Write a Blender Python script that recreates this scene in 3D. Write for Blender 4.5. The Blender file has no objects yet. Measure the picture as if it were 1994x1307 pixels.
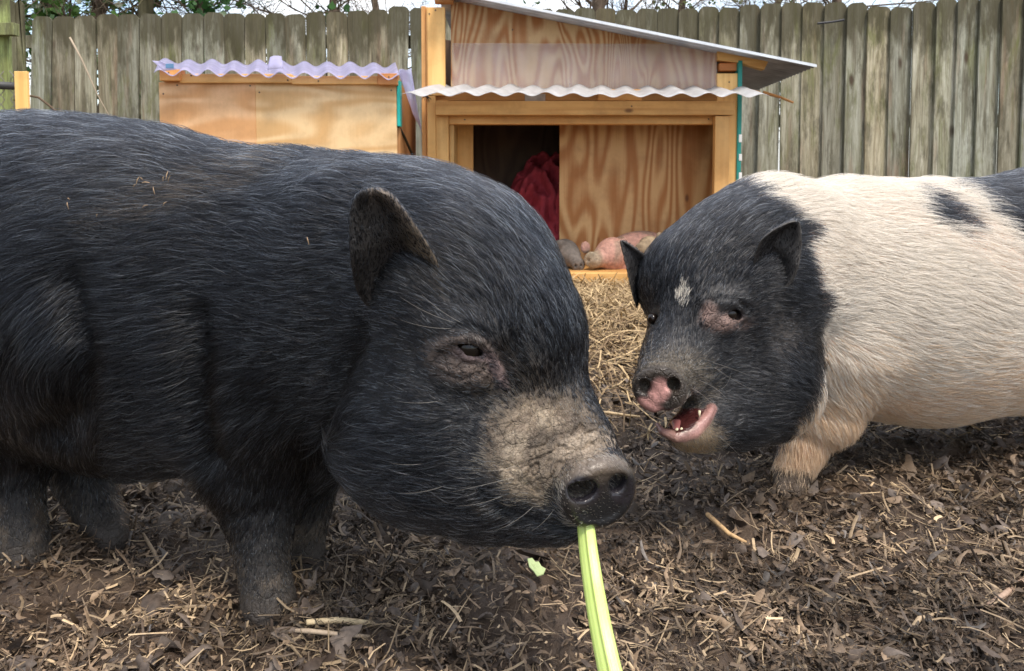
import bpy, math, sys, os
import numpy as np
from mathutils import Vector, kdtree
PI = math.pi
SC = bpy.context.scene
QUICK = ''
# ------------------------------------------------------------------ camera
F = 1440.0; W0, H0 = 1994.0, 1307.0
PITCH = math.radians(3.0); CAMZ = 0.495; HOR = 350.0
cam_d = bpy.data.cameras.new('camera'); cam = bpy.data.objects.new('camera', cam_d)
SC.collection.objects.link(cam); SC.camera = cam
cam_d.sensor_width = 36.0; cam_d.lens = 36.0 * F / W0
cam_d.clip_start = 0.02; cam_d.clip_end = 400.0
SHIFT = (H0 / 2 - HOR) - F * math.tan(PITCH)
cam_d.shift_y = -SHIFT / W0
cam.location = (0, 0, CAMZ); cam.rotation_euler = (PI / 2 - PITCH, 0, 0)
cam_d.dof.use_dof = True; cam_d.dof.focus_distance = 0.78; cam_d.dof.aperture_fstop = 22.0
# ------------------------------------------------------------------ light
SUN_EL, SUN_AZ = math.radians(62), math.radians(152)      # azimuth clockwise from +Y (view direction)
w = bpy.data.worlds.new('World'); SC.world = w; w.use_nodes = True
nt = w.node_tree; bg = nt.nodes['Background']
sky = nt.nodes.new('ShaderNodeTexSky'); sky.sky_type = 'NISHITA'; sky.sun_disc = False
sky.sun_elevation = SUN_EL; sky.sun_rotation = SUN_AZ; sky.dust_density = 2.5; sky.air_density = 1.2; sky.ozone_density = 1.0
tcw = nt.nodes.new('ShaderNodeTexCoord'); cn = nt.nodes.new('ShaderNodeTexNoise'); cn.inputs['Scale'].default_value = 5.0; cn.inputs['Detail'].default_value = 6
nt.links.new(tcw.outputs['Generated'], cn.inputs['Vector'])
crp = nt.nodes.new('ShaderNodeValToRGB'); crp.color_ramp.elements[0].position = 0.38; crp.color_ramp.elements[1].position = 0.60
nt.links.new(cn.outputs[0], crp.inputs[0]); cmx = nt.nodes.new('ShaderNodeMix'); cmx.data_type = 'RGBA'
nt.links.new(crp.outputs[0], cmx.inputs[0]); nt.links.new(sky.outputs[0], cmx.inputs[6]); 
sx_ = nt.nodes.new('ShaderNodeSeparateXYZ'); nt.links.new(tcw.outputs['Generated'], sx_.inputs[0])
el = nt.nodes.new('ShaderNodeMapRange'); nt.links.new(sx_.outputs[2], el.inputs[0]); el.inputs[1].default_value = 0.0; el.inputs[2].default_value = 1.0; el.inputs[3].default_value = 0.26; el.inputs[4].default_value = 1.0
az = nt.nodes.new('ShaderNodeMapRange'); nt.links.new(sx_.outputs[1], az.inputs[0]); az.inputs[1].default_value = -0.2; az.inputs[2].default_value = 1.0; az.inputs[3].default_value = 0.0; az.inputs[4].default_value = 0.42
ea = nt.nodes.new('ShaderNodeMath'); ea.operation = 'ADD'; nt.links.new(el.outputs[0], ea.inputs[0]); nt.links.new(az.outputs[0], ea.inputs[1])
cc_ = nt.nodes.new('ShaderNodeVectorMath'); cc_.operation = 'SCALE'; cc_.inputs[0].default_value = (7.0, 7.1, 7.3); nt.links.new(ea.outputs[0], cc_.inputs['Scale'])
nt.links.new(cc_.outputs[0], cmx.inputs[7])
nt.links.new(cmx.outputs[2], bg.inputs[0]); bg.inputs[1].default_value = 0.15
sl = bpy.data.lights.new('sun', 'SUN'); sun = bpy.data.objects.new('sun', sl); SC.collection.objects.link(sun)
sl.energy = 1.5; sl.angle = math.radians(11); sl.color = (1.0, 0.90, 0.78)
sd = Vector((math.sin(SUN_AZ) * math.cos(SUN_EL), math.cos(SUN_AZ) * math.cos(SUN_EL), math.sin(SUN_EL)))
sun.rotation_euler = sd.to_track_quat('Z', 'Y').to_euler(); sun.location = (0, -2, 5)
SC.view_settings.view_transform = 'Standard'; SC.view_settings.look = 'None'
SC.view_settings.exposure = 1.08; SC.view_settings.gamma = 1.0
SC.cycles.max_bounces = 6; SC.cycles.transparent_max_bounces = 8
SC.cycles_curves.shape = 'RIBBONS'

# ------------------------------------------------------------------ pixel <-> place
cp, sp = math.cos(PITCH), math.sin(PITCH)
FWD = np.array([0, cp, -sp]); UP = np.array([0, sp, cp]); RT = np.array([1.0, 0, 0]); CAM = np.array([0, 0, CAMZ])
def P(px, py, D):
    a = (px - W0 / 2) / F; b = -(py - H0 / 2 + SHIFT) / F
    d = FWD + RT * a + UP * b
    return CAM + d * (D / d[1])
def proj(V):
    q = V - CAM; z = q @ FWD
    return np.stack([W0 / 2 + F * (q @ RT) / z, H0 / 2 - SHIFT - F * (q @ UP) / z], 1)
def PP(*a): return np.array([P(*t) for t in a])

# ------------------------------------------------------------------ numpy noise
def _h(ix, iy, iz, s):
    n = (ix * 73856093) ^ (iy * 19349663) ^ (iz * 83492791) ^ (s * 2654435)
    n = (n ^ (n >> 13)) * 1274126177 & 0x7fffffff
    n = (n ^ (n >> 16)) * 60493 & 0x7fffffff
    return (n % 100003) / 50001.5 - 1.0
def vn(p, s=0):
    p = np.asarray(p, float)
    if p.shape[1] == 2: p = np.concatenate([p, np.zeros((len(p), 1))], 1)
    i = np.floor(p).astype(np.int64); f = p - i; f = f * f * (3 - 2 * f)
    r = 0
    for a in (0, 1):
        for b in (0, 1):
            for c in (0, 1):
                wt = (f[:, 0] if a else 1 - f[:, 0]) * (f[:, 1] if b else 1 - f[:, 1]) * (f[:, 2] if c else 1 - f[:, 2])
                r = r + wt * _h(i[:, 0] + a, i[:, 1] + b, i[:, 2] + c, s)
    return r
def fbm(p, s=0, o=4):
    r = 0; a = 1.0
    for k in range(o):
        r = r + a * vn(p * 2 ** k + 17.3 * k, s + k); a *= 0.5
    return r
def nrm(v): return v / (np.linalg.norm(v, axis=-1, keepdims=True) + 1e-12)
def sstep(a, b, x):
    t = np.clip((x - a) / (b - a), 0, 1); return t * t * (3 - 2 * t)

# ------------------------------------------------------------------ objects
def tag(o, label=None, cat=None, group=None, kind=None):
    if label: o['label'] = label
    if cat: o['category'] = cat
    if group: o['group'] = group
    if kind: o['kind'] = kind
    return o
def link(o, parent=None):
    SC.collection.objects.link(o)
    if parent is not None:
        o.parent = parent
        pl = parent; off = Vector((0, 0, 0))
        while pl is not None: off += pl.location; pl = pl.parent
        o.location = -off + o.location
    return o
def empty(name, loc, *a, **k):
    o = bpy.data.objects.new(name, None); o.location = loc; o.empty_display_size = 0.05
    SC.collection.objects.link(o); tag(o, *a, **k); return o
def mesh(name, V, faces, mat, parent=None, smooth=False, col=None, attrs=None, origin=False):
    V = np.asarray(V, float)
    me = bpy.data.meshes.new(name)
    if isinstance(faces, np.ndarray):
        n, k = faces.shape
        me.vertices.add(len(V)); me.vertices.foreach_set('co', V.astype(np.float32).ravel())
        me.loops.add(n * k); me.loops.foreach_set('vertex_index', faces.astype(np.int32).ravel())
        me.polygons.add(n); me.polygons.foreach_set('loop_start', np.arange(0, n * k, k, dtype=np.int32))
        me.polygons.foreach_set('loop_total', np.full(n, k, dtype=np.int32))
        me.update(calc_edges=True); me.validate()
    else:
        me.from_pydata([tuple(v) for v in V], [], [tuple(f) for f in faces]); me.update()
    if smooth: me.polygons.foreach_set('use_smooth', np.ones(len(me.polygons), dtype=bool))
    if col is not None:
        at = me.color_attributes.new('col', 'FLOAT_COLOR', 'POINT')
        c4 = np.ones((len(V), 4), np.float32); c4[:, :3] = col
        at.data.foreach_set('color', c4.ravel())
    for k_, a_ in (attrs or {}).items():
        at = me.attributes.new(k_, 'FLOAT', 'POINT'); at.data.foreach_set('value', np.asarray(a_, np.float32))
    if mat is not None: me.materials.append(mat)
    o = bpy.data.objects.new(name, me)
    return link(o, parent)

class MB:                                    # collects boxes, tubes and sheets into one mesh
    def __init__(s): s.V = []; s.F = []; s.n = 0; s.C = []
    def add(s, V, Fc, c=(1, 1, 1)):
        V = np.asarray(V, float)
        s.V.append(V); s.F += [tuple(int(i) + s.n for i in f) for f in Fc]; s.C.append(np.tile(c, (len(V), 1)) if np.ndim(c) == 1 else c)
        s.n += len(V); return s
    def box(s, a, b, c=(1, 1, 1), bev=0.0015, tw=None):
        a = np.minimum(a, b) * 1.0; b = np.maximum(np.array(a), b) * 1.0
        lo, hi = np.minimum(a, b), np.maximum(a, b)
        e = min(bev, 0.3 * float((hi - lo).min()))
        V = []
        for x in (0, 1):
            for y in (0, 1):
                for z in (0, 1):
                    p = np.array([(lo, hi)[x][0], (lo, hi)[y][1], (lo, hi)[z][2]])
                    i = np.array([e if x == 0 else -e, e if y == 0 else -e, e if z == 0 else -e])
                    V += [p + i * [0, 1, 1], p + i * [1, 0, 1], p + i * [1, 1, 0]]
        V = np.array(V)
        def v(x, y, z, k): return (x * 4 + y * 2 + z) * 3 + k
        Fc = [(v(0,0,0,0), v(0,0,1,0), v(0,1,1,0), v(0,1,0,0)), (v(1,0,0,0), v(1,1,0,0), v(1,1,1,0), v(1,0,1,0)),
              (v(0,0,0,1), v(1,0,0,1), v(1,0,1,1), v(0,0,1,1)), (v(0,1,0,1), v(0,1,1,1), v(1,1,1,1), v(1,1,0,1)),
              (v(0,0,0,2), v(0,1,0,2), v(1,1,0,2), v(1,0,0,2)), (v(0,0,1,2), v(1,0,1,2), v(1,1,1,2), v(0,1,1,2))]
        for y in (0, 1):
            for z in (0, 1):
                Fc.append((v(0,y,z,1), v(1,y,z,1), v(1,y,z,2), v(0,y,z,2)))
        for x in (0, 1):
            for z in (0, 1):
                Fc.append((v(x,0,z,0), v(x,1,z,0), v(x,1,z,2), v(x,0,z,2)))
            for y in (0, 1):
                Fc.append((v(x,y,0,0), v(x,y,1,0), v(x,y,1,1), v(x,y,0,1)))
            for y in (0, 1):
                for z in (0, 1): Fc.append((v(x,y,z,0), v(x,y,z,1), v(x,y,z,2)))
        if tw is not None: V = tw(V)
        return s.add(V, Fc, c)
    def pbox(s, x0, y0, x1, y1, D, t, c=(1, 1, 1), bev=0.0015):     # board whose front face stands at distance D
        a = P(x0, y0, D); b = P(x1, y0, D); a[2] = P(x0, y1, D)[2]; b = b + np.array([0, t, 0]); return s.box(a, b, c, bev)
    def tube(s, pts, r, n=8, c=(1, 1, 1), cap=True):
        pts = np.asarray(pts, float); m = len(pts); r = np.broadcast_to(r, (m,))
        T = nrm(np.gradient(pts, axis=0)); ref = np.array([0.31, 0.2, 0.93])
        A = nrm(np.cross(T, ref)); B = np.cross(T, A)
        an = np.linspace(0, 2 * PI, n, endpoint=False)
        V = pts[:, None] + r[:, None, None] * (A[:, None] * np.cos(an)[None, :, None] + B[:, None] * np.sin(an)[None, :, None])
        V = V.reshape(-1, 3); Fc = [(i * n + j, i * n + (j + 1) % n, (i + 1) * n + (j + 1) % n, (i + 1) * n + j) for i in range(m - 1) for j in range(n)]
        if cap: Fc += [tuple(range(n))[::-1], tuple((m - 1) * n + j for j in range(n))]
        return s.add(V, Fc, c)
    def prism(s, poly, d, c=(1, 1, 1)):       # polygon extruded along vector d
        poly = np.asarray(poly, float); n = len(poly)
        V = np.concatenate([poly, poly + d]); Fc = [tuple(range(n))[::-1], tuple(range(n, 2 * n))]
        Fc += [(i, (i + 1) % n, (i + 1) % n + n, i + n) for i in range(n)]
        return s.add(V, Fc, c)
    def sheet(s, fn, nu, nv, t, c=(1, 1, 1)): # fn(u,v)->point, thickness t along the normal
        u, v = np.meshgrid(np.linspace(0, 1, nu), np.linspace(0, 1, nv), indexing='ij')
        G = fn(u.ravel(), v.ravel()).reshape(nu, nv, 3)
        N = nrm(np.cross(np.gradient(G, axis=0), np.gradient(G, axis=1)))
        V = np.concatenate([G.reshape(-1, 3), (G + N * t).reshape(-1, 3)]); m = nu * nv; Fc = []
        ix = lambda i, j: i * nv + j
        for i in range(nu - 1):
            for j in range(nv - 1):
                q = (ix(i, j), ix(i + 1, j), ix(i + 1, j + 1), ix(i, j + 1)); Fc.append(q[::-1]); Fc.append(tuple(m + k for k in q))
        for i in range(nu - 1):
            Fc.append((ix(i, 0), ix(i + 1, 0), m + ix(i + 1, 0), m + ix(i, 0))); Fc.append((m + ix(i, nv - 1), m + ix(i + 1, nv - 1), ix(i + 1, nv - 1), ix(i, nv - 1)))
        for j in range(nv - 1):
            Fc.append((m + ix(0, j), m + ix(0, j + 1), ix(0, j + 1), ix(0, j))); Fc.append((ix(nu - 1, j), ix(nu - 1, j + 1), m + ix(nu - 1, j + 1), m + ix(nu - 1, j)))
        return s.add(V, Fc, c)
    def build(s, name, mat, parent=None, smooth=False):
        return mesh(name, np.concatenate(s.V), s.F, mat, parent, smooth, np.concatenate(s.C))

# ------------------------------------------------------------------ materials
class NT:
    def __init__(s, name):
        s.m = bpy.data.materials.new(name); s.m.use_nodes = True; s.t = s.m.node_tree
        s.b = s.t.nodes['Principled BSDF']
    def n(s, typ, **k):
        nd = s.t.nodes.new('ShaderNode' + typ)
        for a, v in k.items():
            if a in nd.inputs.keys() if isinstance(a, str) else False: s.set(nd.inputs[a], v)
            else: setattr(nd, a, v)
        return nd
    def set(s, sock, v):
        if hasattr(v, 'is_output') or isinstance(v, bpy.types.NodeSocket): s.t.links.new(v, sock)
        else: sock.default_value = v if not (isinstance(v, tuple) and len(v) == 3 and len(sock.default_value) == 4) else (*v, 1)
    def noise(s, vec, scale, detail=4, rough=0.55, dist=0.0, out=0):
        nd = s.t.nodes.new('ShaderNodeTexNoise'); s.set(nd.inputs['Vector'], vec); nd.inputs['Scale'].default_value = scale
        nd.inputs['Detail'].default_value = detail; nd.inputs['Roughness'].default_value = rough; nd.inputs['Distortion'].default_value = dist
        return nd.outputs[out]
    def math(s, op, a, b=0.0, c=0.0):
        nd = s.t.nodes.new('ShaderNodeMath'); nd.operation = op
        for i, v in enumerate((a, b, c)): s.set(nd.inputs[i], v)
        return nd.outputs[0]
    def ramp(s, fac, stops, interp='LINEAR'):
        nd = s.t.nodes.new('ShaderNodeValToRGB'); s.set(nd.inputs[0], fac); cr = nd.color_ramp; cr.interpolation = interp
        while len(cr.elements) < len(stops): cr.elements.new(0.5)
        for e, (p, c) in zip(cr.elements, stops):
            e.position = p; e.color = (*c, 1) if isinstance(c, tuple) else (c, c, c, 1)
        return nd.outputs[0]
    def mix(s, fac, a, b, mode='MIX'):
        nd = s.t.nodes.new('ShaderNodeMix'); nd.data_type = 'RGBA'; nd.blend_type = mode; nd.clamp_factor = True
        s.set(nd.inputs[0], fac); s.set(nd.inputs[6], a); s.set(nd.inputs[7], b); return nd.outputs[2]
    def obj(s, scale=(1, 1, 1), rot=(0, 0, 0)):
        tc = s.t.nodes.new('ShaderNodeNewGeometry'); mp = s.t.nodes.new('ShaderNodeMapping')
        s.t.links.new(tc.outputs['Position'], mp.inputs[0]); mp.inputs['Scale'].default_value = scale; mp.inputs['Rotation'].default_value = rot
        return mp.outputs[0]
    def attr(s, name='col', out=0):
        nd = s.t.nodes.new('ShaderNodeAttribute'); nd.attribute_name = name; return nd.outputs[out]
    def bump(s, h, strength=0.3, dist=0.002, normal=None):
        nd = s.t.nodes.new('ShaderNodeBump'); nd.inputs['Strength'].default_value = strength; nd.inputs['Distance'].default_value = dist
        s.set(nd.inputs['Height'], h)
        if normal is not None: s.set(nd.inputs['Normal'], normal)
        return nd.outputs[0]
    def done(s, color=None, rough=0.6, normal=None, spec=0.4, **k):
        if color is not None: s.set(s.b.inputs['Base Color'], color)
        s.set(s.b.inputs['Roughness'], rough); s.b.inputs['Specular IOR Level'].default_value = spec
        if normal is not None: s.set(s.b.inputs['Normal'], normal)
        for a, v in k.items(): s.set(s.b.inputs[a], v)
        return s.m

def mat_plain(name, c, rough=0.6, spec=0.4, var=0.25, **k):
    t = NT(name); v = t.obj(); n = t.noise(v, 30, 4)
    dark = tuple(x * (1 - var) for x in c); lite = tuple(min(1, x * (1 + var)) for x in c)
    return t.done(t.mix(n, dark, lite), rough, t.bump(t.noise(v, 200, 3), 0.15, 0.001), spec, **k)
def mat_wood(name, light, dark, rings=7.0, sx=2.2, sz=0.35, wash=0.0, flame=True, vertical=True, rough=0.55):
    t = NT(name); sc = (sx, sx, sz) if vertical else (sz, sx, sx)
    v = t.obj(sc); n = t.noise(v, 1.6, 2, 0.45, 0.35)
    r = t.math('SINE', t.math('MULTIPLY', n, rings * 2 * PI))
    r = t.math('MULTIPLY_ADD', r, 0.5, 0.5)
    fine = t.noise(t.obj((140, 140, 4) if vertical else (4, 140, 140)), 1.0, 3, 0.6)
    f = t.math('MULTIPLY_ADD', fine, 0.45, t.math('MULTIPLY', r, 0.65)) if flame else t.math('MULTIPLY_ADD', fine, 0.55, t.math('MULTIPLY', r, 0.3))
    col = t.ramp(f, [(0.28, light), (0.55, tuple((a + b) / 2 for a, b in zip(light, dark))), (0.85, dark)])
    big = t.noise(t.obj(), 3.0, 4); col = t.mix(t.ramp(t.noise(t.obj(), 4.5, 6, .7), [(.45, 0.0), (.75, .55)]), col, tuple(x * .5 for x in dark)); col = t.mix(t.math('MULTIPLY', big, 0.30), col, tuple(x * 0.72 for x in dark), 'MIX')
    vor = t.t.nodes.new('ShaderNodeTexVoronoi'); t.set(vor.inputs['Vector'], t.obj((4.5, 4.5, 2.2) if vertical else (2.2, 4.5, 4.5))); vor.inputs['Scale'].default_value = 1.3
    knot = t.ramp(vor.outputs['Distance'], [(0.03, 1.0), (0.075, 0.0)])
    col = t.mix(t.math('MULTIPLY', knot, 0.75), col, (0.10, 0.035, 0.015))
    col = t.mix(1.0, col, t.attr(), 'MULTIPLY')
    if wash: col = t.mix(wash, col, (0.55, 0.53, 0.52))
    return t.done(col, rough, t.bump(t.math('ADD', fine, t.math('MULTIPLY', r, 0.3)), 0.35, 0.0012), 0.35)

M = {}
M['ply'] = mat_wood('plywood_orange', (0.68, 0.41, 0.18), (0.42, 0.17, 0.05), 17.0, 2.0, 0.40)
M['plyb'] = mat_wood('plywood_bold', (0.64, 0.43, 0.22), (0.40, 0.16, 0.05), 24.0, 2.4, 0.7)
M['plypale'] = mat_wood('plywood_pale', (0.88, 0.64, 0.38), (0.70, 0.43, 0.20), 9.0, 0.7, 2.6, flame=True)
M['pine'] = mat_wood('pine_lumber', (0.84, 0.55, 0.22), (0.64, 0.35, 0.11), 5.0, 5.0, 0.5, flame=False)
M['pineh'] = mat_wood('pine_lumber_lying', (0.76, 0.48, 0.19), (0.52, 0.26, 0.08), 5.0, 5.0, 0.5, flame=False, vertical=False)

M['plyshade'] = mat_wood('shaded_plywood', (0.13, 0.075, 0.04), (0.08, 0.04, 0.02), 12.0, 2.0, 0.4)  # plywood darkened in colour so the shelter interior looks shaded

def mat_fence():
    t = NT('weathered_fence'); v = t.obj((26, 26, 1.6)); n1 = t.noise(v, 1.0, 8, 0.75, 1.0)
    fine = t.noise(t.obj((200, 200, 5)), 1.0, 4, 0.65)
    g = t.noise(t.obj((8, 8, 1.8)), 1.0, 6, 0.7, 0.5)
    col = t.ramp(n1, [(0.30, (0.12, 0.098, 0.066)), (0.46, (0.285, 0.268, 0.19)), (0.56, (0.40, 0.385, 0.295)), (0.72, (0.56, 0.54, 0.44))])
    col = t.mix(1.0, col, t.attr(), 'MULTIPLY')
    moss = t.math('MULTIPLY', t.ramp(g, [(0.50, 0.0), (0.64, 1.0)]), 0.75)
    col = t.mix(moss, col, (0.135, 0.145, 0.045))
    red = t.ramp(t.noise(t.obj((11, 11, 0.9), (0, 0, 0.4)), 1.3, 5, 0.65), [(0.54, 0.0), (0.70, 0.6)])
    col = t.mix(red, col, (0.29, 0.18, 0.12))
    drk = t.ramp(t.noise(t.obj((10, 10, 2.6), (0, 0, 1.0)), 1.5, 7, 0.72), [(0.50, 0.0), (0.62, 0.6)])
    col = t.mix(drk, col, (0.075, 0.066, 0.042))
    ps = t.t.nodes.new('ShaderNodeSeparateXYZ'); t.set(ps.inputs[0], t.obj())
    top = t.math('ADD', t.math('MULTIPLY_ADD', t.noise(t.obj((14, 14, 3)), 1.0, 5, .65), 1.1, ps.outputs[2]), t.math('MULTIPLY', n1, .3))
    topf = t.ramp(t.math('SUBTRACT', top, 1.50), [(0.50, 0.0), (0.68, 0.82)])
    col = t.mix(topf, col, (0.070, 0.062, 0.034))
    vor = t.t.nodes.new('ShaderNodeTexVoronoi'); t.set(vor.inputs['Vector'], t.mix(.05, t.obj((6, 6, 2.4)), t.noise(t.obj(), 8, 3, .6, 0, 1))); vor.inputs['Scale'].default_value = 1.1
    knot = t.ramp(vor.outputs['Distance'], [(0.05, 0.9), (0.13, 0.0)])
    col = t.mix(knot, col, (0.07, 0.045, 0.03))
    col = t.mix(t.math('MULTIPLY', t.ramp(fine, [(0.50, 0.0), (0.68, 1.0)]), 0.6), col, (0.085, 0.075, 0.058))
    return t.done(col, 0.85, t.bump(t.math('ADD', fine, n1), 0.7, 0.003), 0.2)
M['fence'] = mat_fence()

def mat_vcol(name, rough=0.8, spec=0.3, bs=60, bstr=0.3, bd=0.001, var=0.3, **k):
    t = NT(name); n = t.noise(t.obj(), bs, 4)
    c = t.mix(1.0, t.attr(), t.ramp(n, [(0.3, 1 - var), (0.7, 1 + var)]), 'MULTIPLY')
    return t.done(c, rough, t.bump(n, bstr, bd), spec, **k)
M['litter'] = mat_vcol('litter', 0.62, 0.4, 150, 0.3, 0.0008, 0.35)
M['straw'] = mat_vcol('straw', 0.6, 0.4, 200, 0.2, 0.0005, 0.2)

def mat_ground():
    t = NT('mud'); v = t.obj(); n = t.noise(v, 14, 8, 0.65); n2 = t.noise(v, 90, 5, 0.6)
    col = t.ramp(n, [(0.3, (0.028, 0.018, 0.012)), (0.55, (0.075, 0.050, 0.033)), (0.75, (0.15, 0.108, 0.072))])
    col = t.mix(t.math('MULTIPLY', n2, 0.4), col, (0.05, 0.035, 0.025))
    rg = t.ramp(t.noise(v, 9, 3), [(0.4, 0.42), (0.6, 0.8)])
    b = t.bump(t.math('ADD', n, t.math('MULTIPLY', n2, 0.5)), 0.8, 0.01)
    return t.done(col, rg, b, 0.4)
M['mud'] = mat_ground()

# ------------------------------------------------------------------ ground
def hgt(x, y):
    p = np.stack([x, y], 1)
    near = sstep(4.0, 1.2, y)
    h = 0.016 * fbm(p * 4.5, 3, 3) * (0.35 + 0.65 * near)
    h += 0.0105 * fbm(p * 18.0, 11, 4) * near + 0.008 * np.abs(vn(p * 50, 5)) * near
    pile = np.exp(-(((x - 0.28) / 0.42) ** 2 + ((y - 2.75) / 0.55) ** 2))
    return h + 0.035 * pile - 0.006
def axis(segs):
    out = [segs[0][0]]
    for a, b, s in segs:
        n = max(1, int(round((b - a) / s))); out += list(np.linspace(a, b, n + 1)[1:])
    return np.array(out)
gx = axis([(-60, -10, 5), (-10, -3, 0.5), (-3, -1.0, 0.08), (-1.0, 1.0, 0.0075), (1.0, 3, 0.08), (3, 10, 0.5), (10, 60, 5)])
gy = axis([(-20, -2, 2), (-2, 0.5, 0.1), (0.5, 1.5, 0.0075), (1.5, 4, 0.025), (4, 12, 0.4), (12, 120, 9)])
X, Y = np.meshgrid(gx, gy, indexing='ij'); nx, ny = X.shape
Vg = np.stack([X.ravel(), Y.ravel(), hgt(X.ravel(), Y.ravel())], 1)
i, j = np.meshgrid(np.arange(nx - 1), np.arange(ny - 1), indexing='ij'); a = (i * ny + j).ravel()
tag(mesh('ground', Vg, np.stack([a, a + ny, a + ny + 1, a + 1], 1), M['mud'], smooth=True), kind='structure')

# litter: every piece is a small curled strip; colours vary piece by piece
def strips(n, rng, xy, L, Wd, colr, tiltsd, lift, curl, jag, nseg=4, yaw=None):
    th = rng.uniform(0, 2 * PI, n) if yaw is None else yaw
    d = np.stack([np.cos(th), np.sin(th), rng.normal(0, tiltsd, n)], 1); d = nrm(d)
    side = nrm(np.cross(d, np.array([0, 0, 1.0]) + rng.normal(0, 0.35, (n, 3)))); up = np.cross(side, d)
    c = np.stack([xy[:, 0], xy[:, 1], hgt(xy[:, 0], xy[:, 1]) + lift], 1)
    s = np.linspace(-0.5, 0.5, nseg + 1)
    bend = rng.normal(0, curl, n); sb = rng.normal(0, curl, n)
    V = np.zeros((n, nseg + 1, 3, 3))
    for k, t_ in enumerate(s):
        ctr = c + d * (L * t_)[:, None] + up * (bend * L * (t_ ** 2 - 0.08))[:, None] + side * (sb * L * (t_ ** 2))[:, None]
        wv = Wd * 0.5 * ((1 - (2 * abs(t_)) ** 3 * 0.6 * (jag > 0)) * (1 + jag * rng.normal(0, 1, n)))
        if jag == 0: wv = Wd * 0.5
        V[:, k, 0] = ctr - side * wv[:, None]; V[:, k, 2] = ctr + side * wv[:, None]
        V[:, k, 1] = ctr + up * (0.35 * wv)[:, None] + side * (wv * rng.normal(0, 0.3 * (jag > 0) + 1e-6, n))[:, None]
    V = V.reshape(-1, 3); base = (np.arange(n) * (nseg + 1) * 3)[:, None]
    q = np.array([[k * 3 + e, k * 3 + e + 1, (k + 1) * 3 + e + 1, (k + 1) * 3 + e] for k in range(nseg) for e in (0, 1)])
    Fc = (base[:, :, None] + q[None]).reshape(-1, 4)
    return V, Fc, np.repeat(colr, (nseg + 1) * 3, axis=0)
def spots(rng, n, dmin, dmax, pw=1.0, marg=0.25):
    t = rng.uniform(0, 1, n); D = dmin * (dmax / dmin) ** (t ** pw)
    return np.stack([rng.uniform(-1, 1, n) * (D * 0.72 + marg), D], 1)
rng = np.random.default_rng(5)
k_ = 0.25 if 'q' in QUICK else 1.0
def lay(n, xy, c): return c * (0.42 + 0.68 * sstep(-.5, .5, fbm(xy * 5, 71, 3)))[:, None]
def thin(xy, rng, lo=.25, sc=7, sd=91):        # bare trodden mud between the drifts of litter
    return xy[rng.random(len(xy)) < lo + (1 - lo) * sstep(-.35, .25, fbm(xy * sc, sd, 3) + .8 * sstep(1.4, 2.4, xy[:, 1]))]
xy = thin(spots(rng, int(120000 * k_), 0.60, 3.6, 1.2), rng); nL = len(xy)
tint = rng.uniform(0, 1, nL)[:, None] ** 1.6; gold = sstep(1.4, 2.4, xy[:, 1])[:, None]
cl = np.array([0.044, 0.029, 0.018]) * (1 - tint) + np.array([0.30, 0.21, 0.135]) * tint
grey = (rng.random(nL) < 0.04)[:, None]; cl = np.where(grey, np.array([0.19, 0.165, 0.145]) * (0.5 + 0.7 * tint), cl)
cl = cl * (1 - 0.4 * gold) + 0.4 * gold * np.array([0.22, 0.15, 0.085])
sc_ = 0.70 + 0.35 * xy[:, 1]
V, Fc, C = strips(nL, rng, xy, rng.gamma(1.7, 0.0075, nL).clip(0.004, 0.065) * sc_, rng.gamma(1.6, 0.0019, nL).clip(.0008, .014) * sc_, lay(nL, xy, cl), 0.48, rng.uniform(-0.003, 0.012, nL), 1.0, 0.42, 4)
xb = thin(spots(rng, int(2000 * k_), 0.62, 3.0, 0.9), rng, .2, 5, 33); nb_ = len(xb); tb = rng.uniform(0, 1, nb_)[:, None] ** 1.5
cb = np.array([0.045, 0.030, 0.021]) * (1 - tb) + np.array([0.17, 0.135, 0.11]) * tb
Vb, Fb, Cb = strips(nb_, rng, xb, rng.gamma(4, .006, nb_).clip(.010, .045), rng.gamma(4, .0032, nb_).clip(.006, .026), cb, .55, rng.uniform(.002, .012, nb_), 1.5, .40, 6)
tag(mesh('leaf_litter', np.concatenate([V, Vb]), np.concatenate([Fc, Fb + len(V)]), M['litter'], col=np.concatenate([C, Cb])), kind='stuff')
xy = thin(spots(rng, int(52000 * k_), 0.60, 3.7, 0.95), rng, .35, 6, 55); nS = len(xy)
tint = rng.uniform(0, 1, nS)[:, None] ** 2.0
cs = np.array([0.085, 0.060, 0.042]) * (1 - tint) + np.array([0.62, 0.46, 0.28]) * tint
V, Fc, C = strips(nS, rng, xy, rng.gamma(1.7, 0.0105, nS).clip(0.006, 0.10) * (0.8 + 0.3 * xy[:, 1]), rng.gamma(2.5, .0006, nS).clip(.0005, .0042) * (0.8 + 0.3 * xy[:, 1]), lay(nS, xy, cs), 0.36, rng.uniform(0.003, 0.015, nS), 0.30, 0.0, 3)
nG = int(10500 * k_); xg = np.stack([rng.normal(0.30, 0.33, nG), rng.normal(2.65, 0.5, nG).clip(1.4, 3.35)], 1)
tg = rng.uniform(0, 1, nG)[:, None] ** 1.3; cg = np.array([0.16, 0.10, 0.048]) * (1 - tg) + np.array([0.60, 0.44, 0.235]) * tg
V2, F2, C2 = strips(nG, rng, xg, rng.uniform(0.02, 0.11, nG), rng.uniform(0.0018, 0.0045, nG), cg, 0.45, rng.uniform(0.0, 0.05, nG), 0.25, 0.0, 3)
tag(mesh('straw', np.concatenate([V, V2]), np.concatenate([Fc, F2 + len(V)]), M['straw'], col=np.concatenate([C, C2])), kind='stuff')

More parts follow.
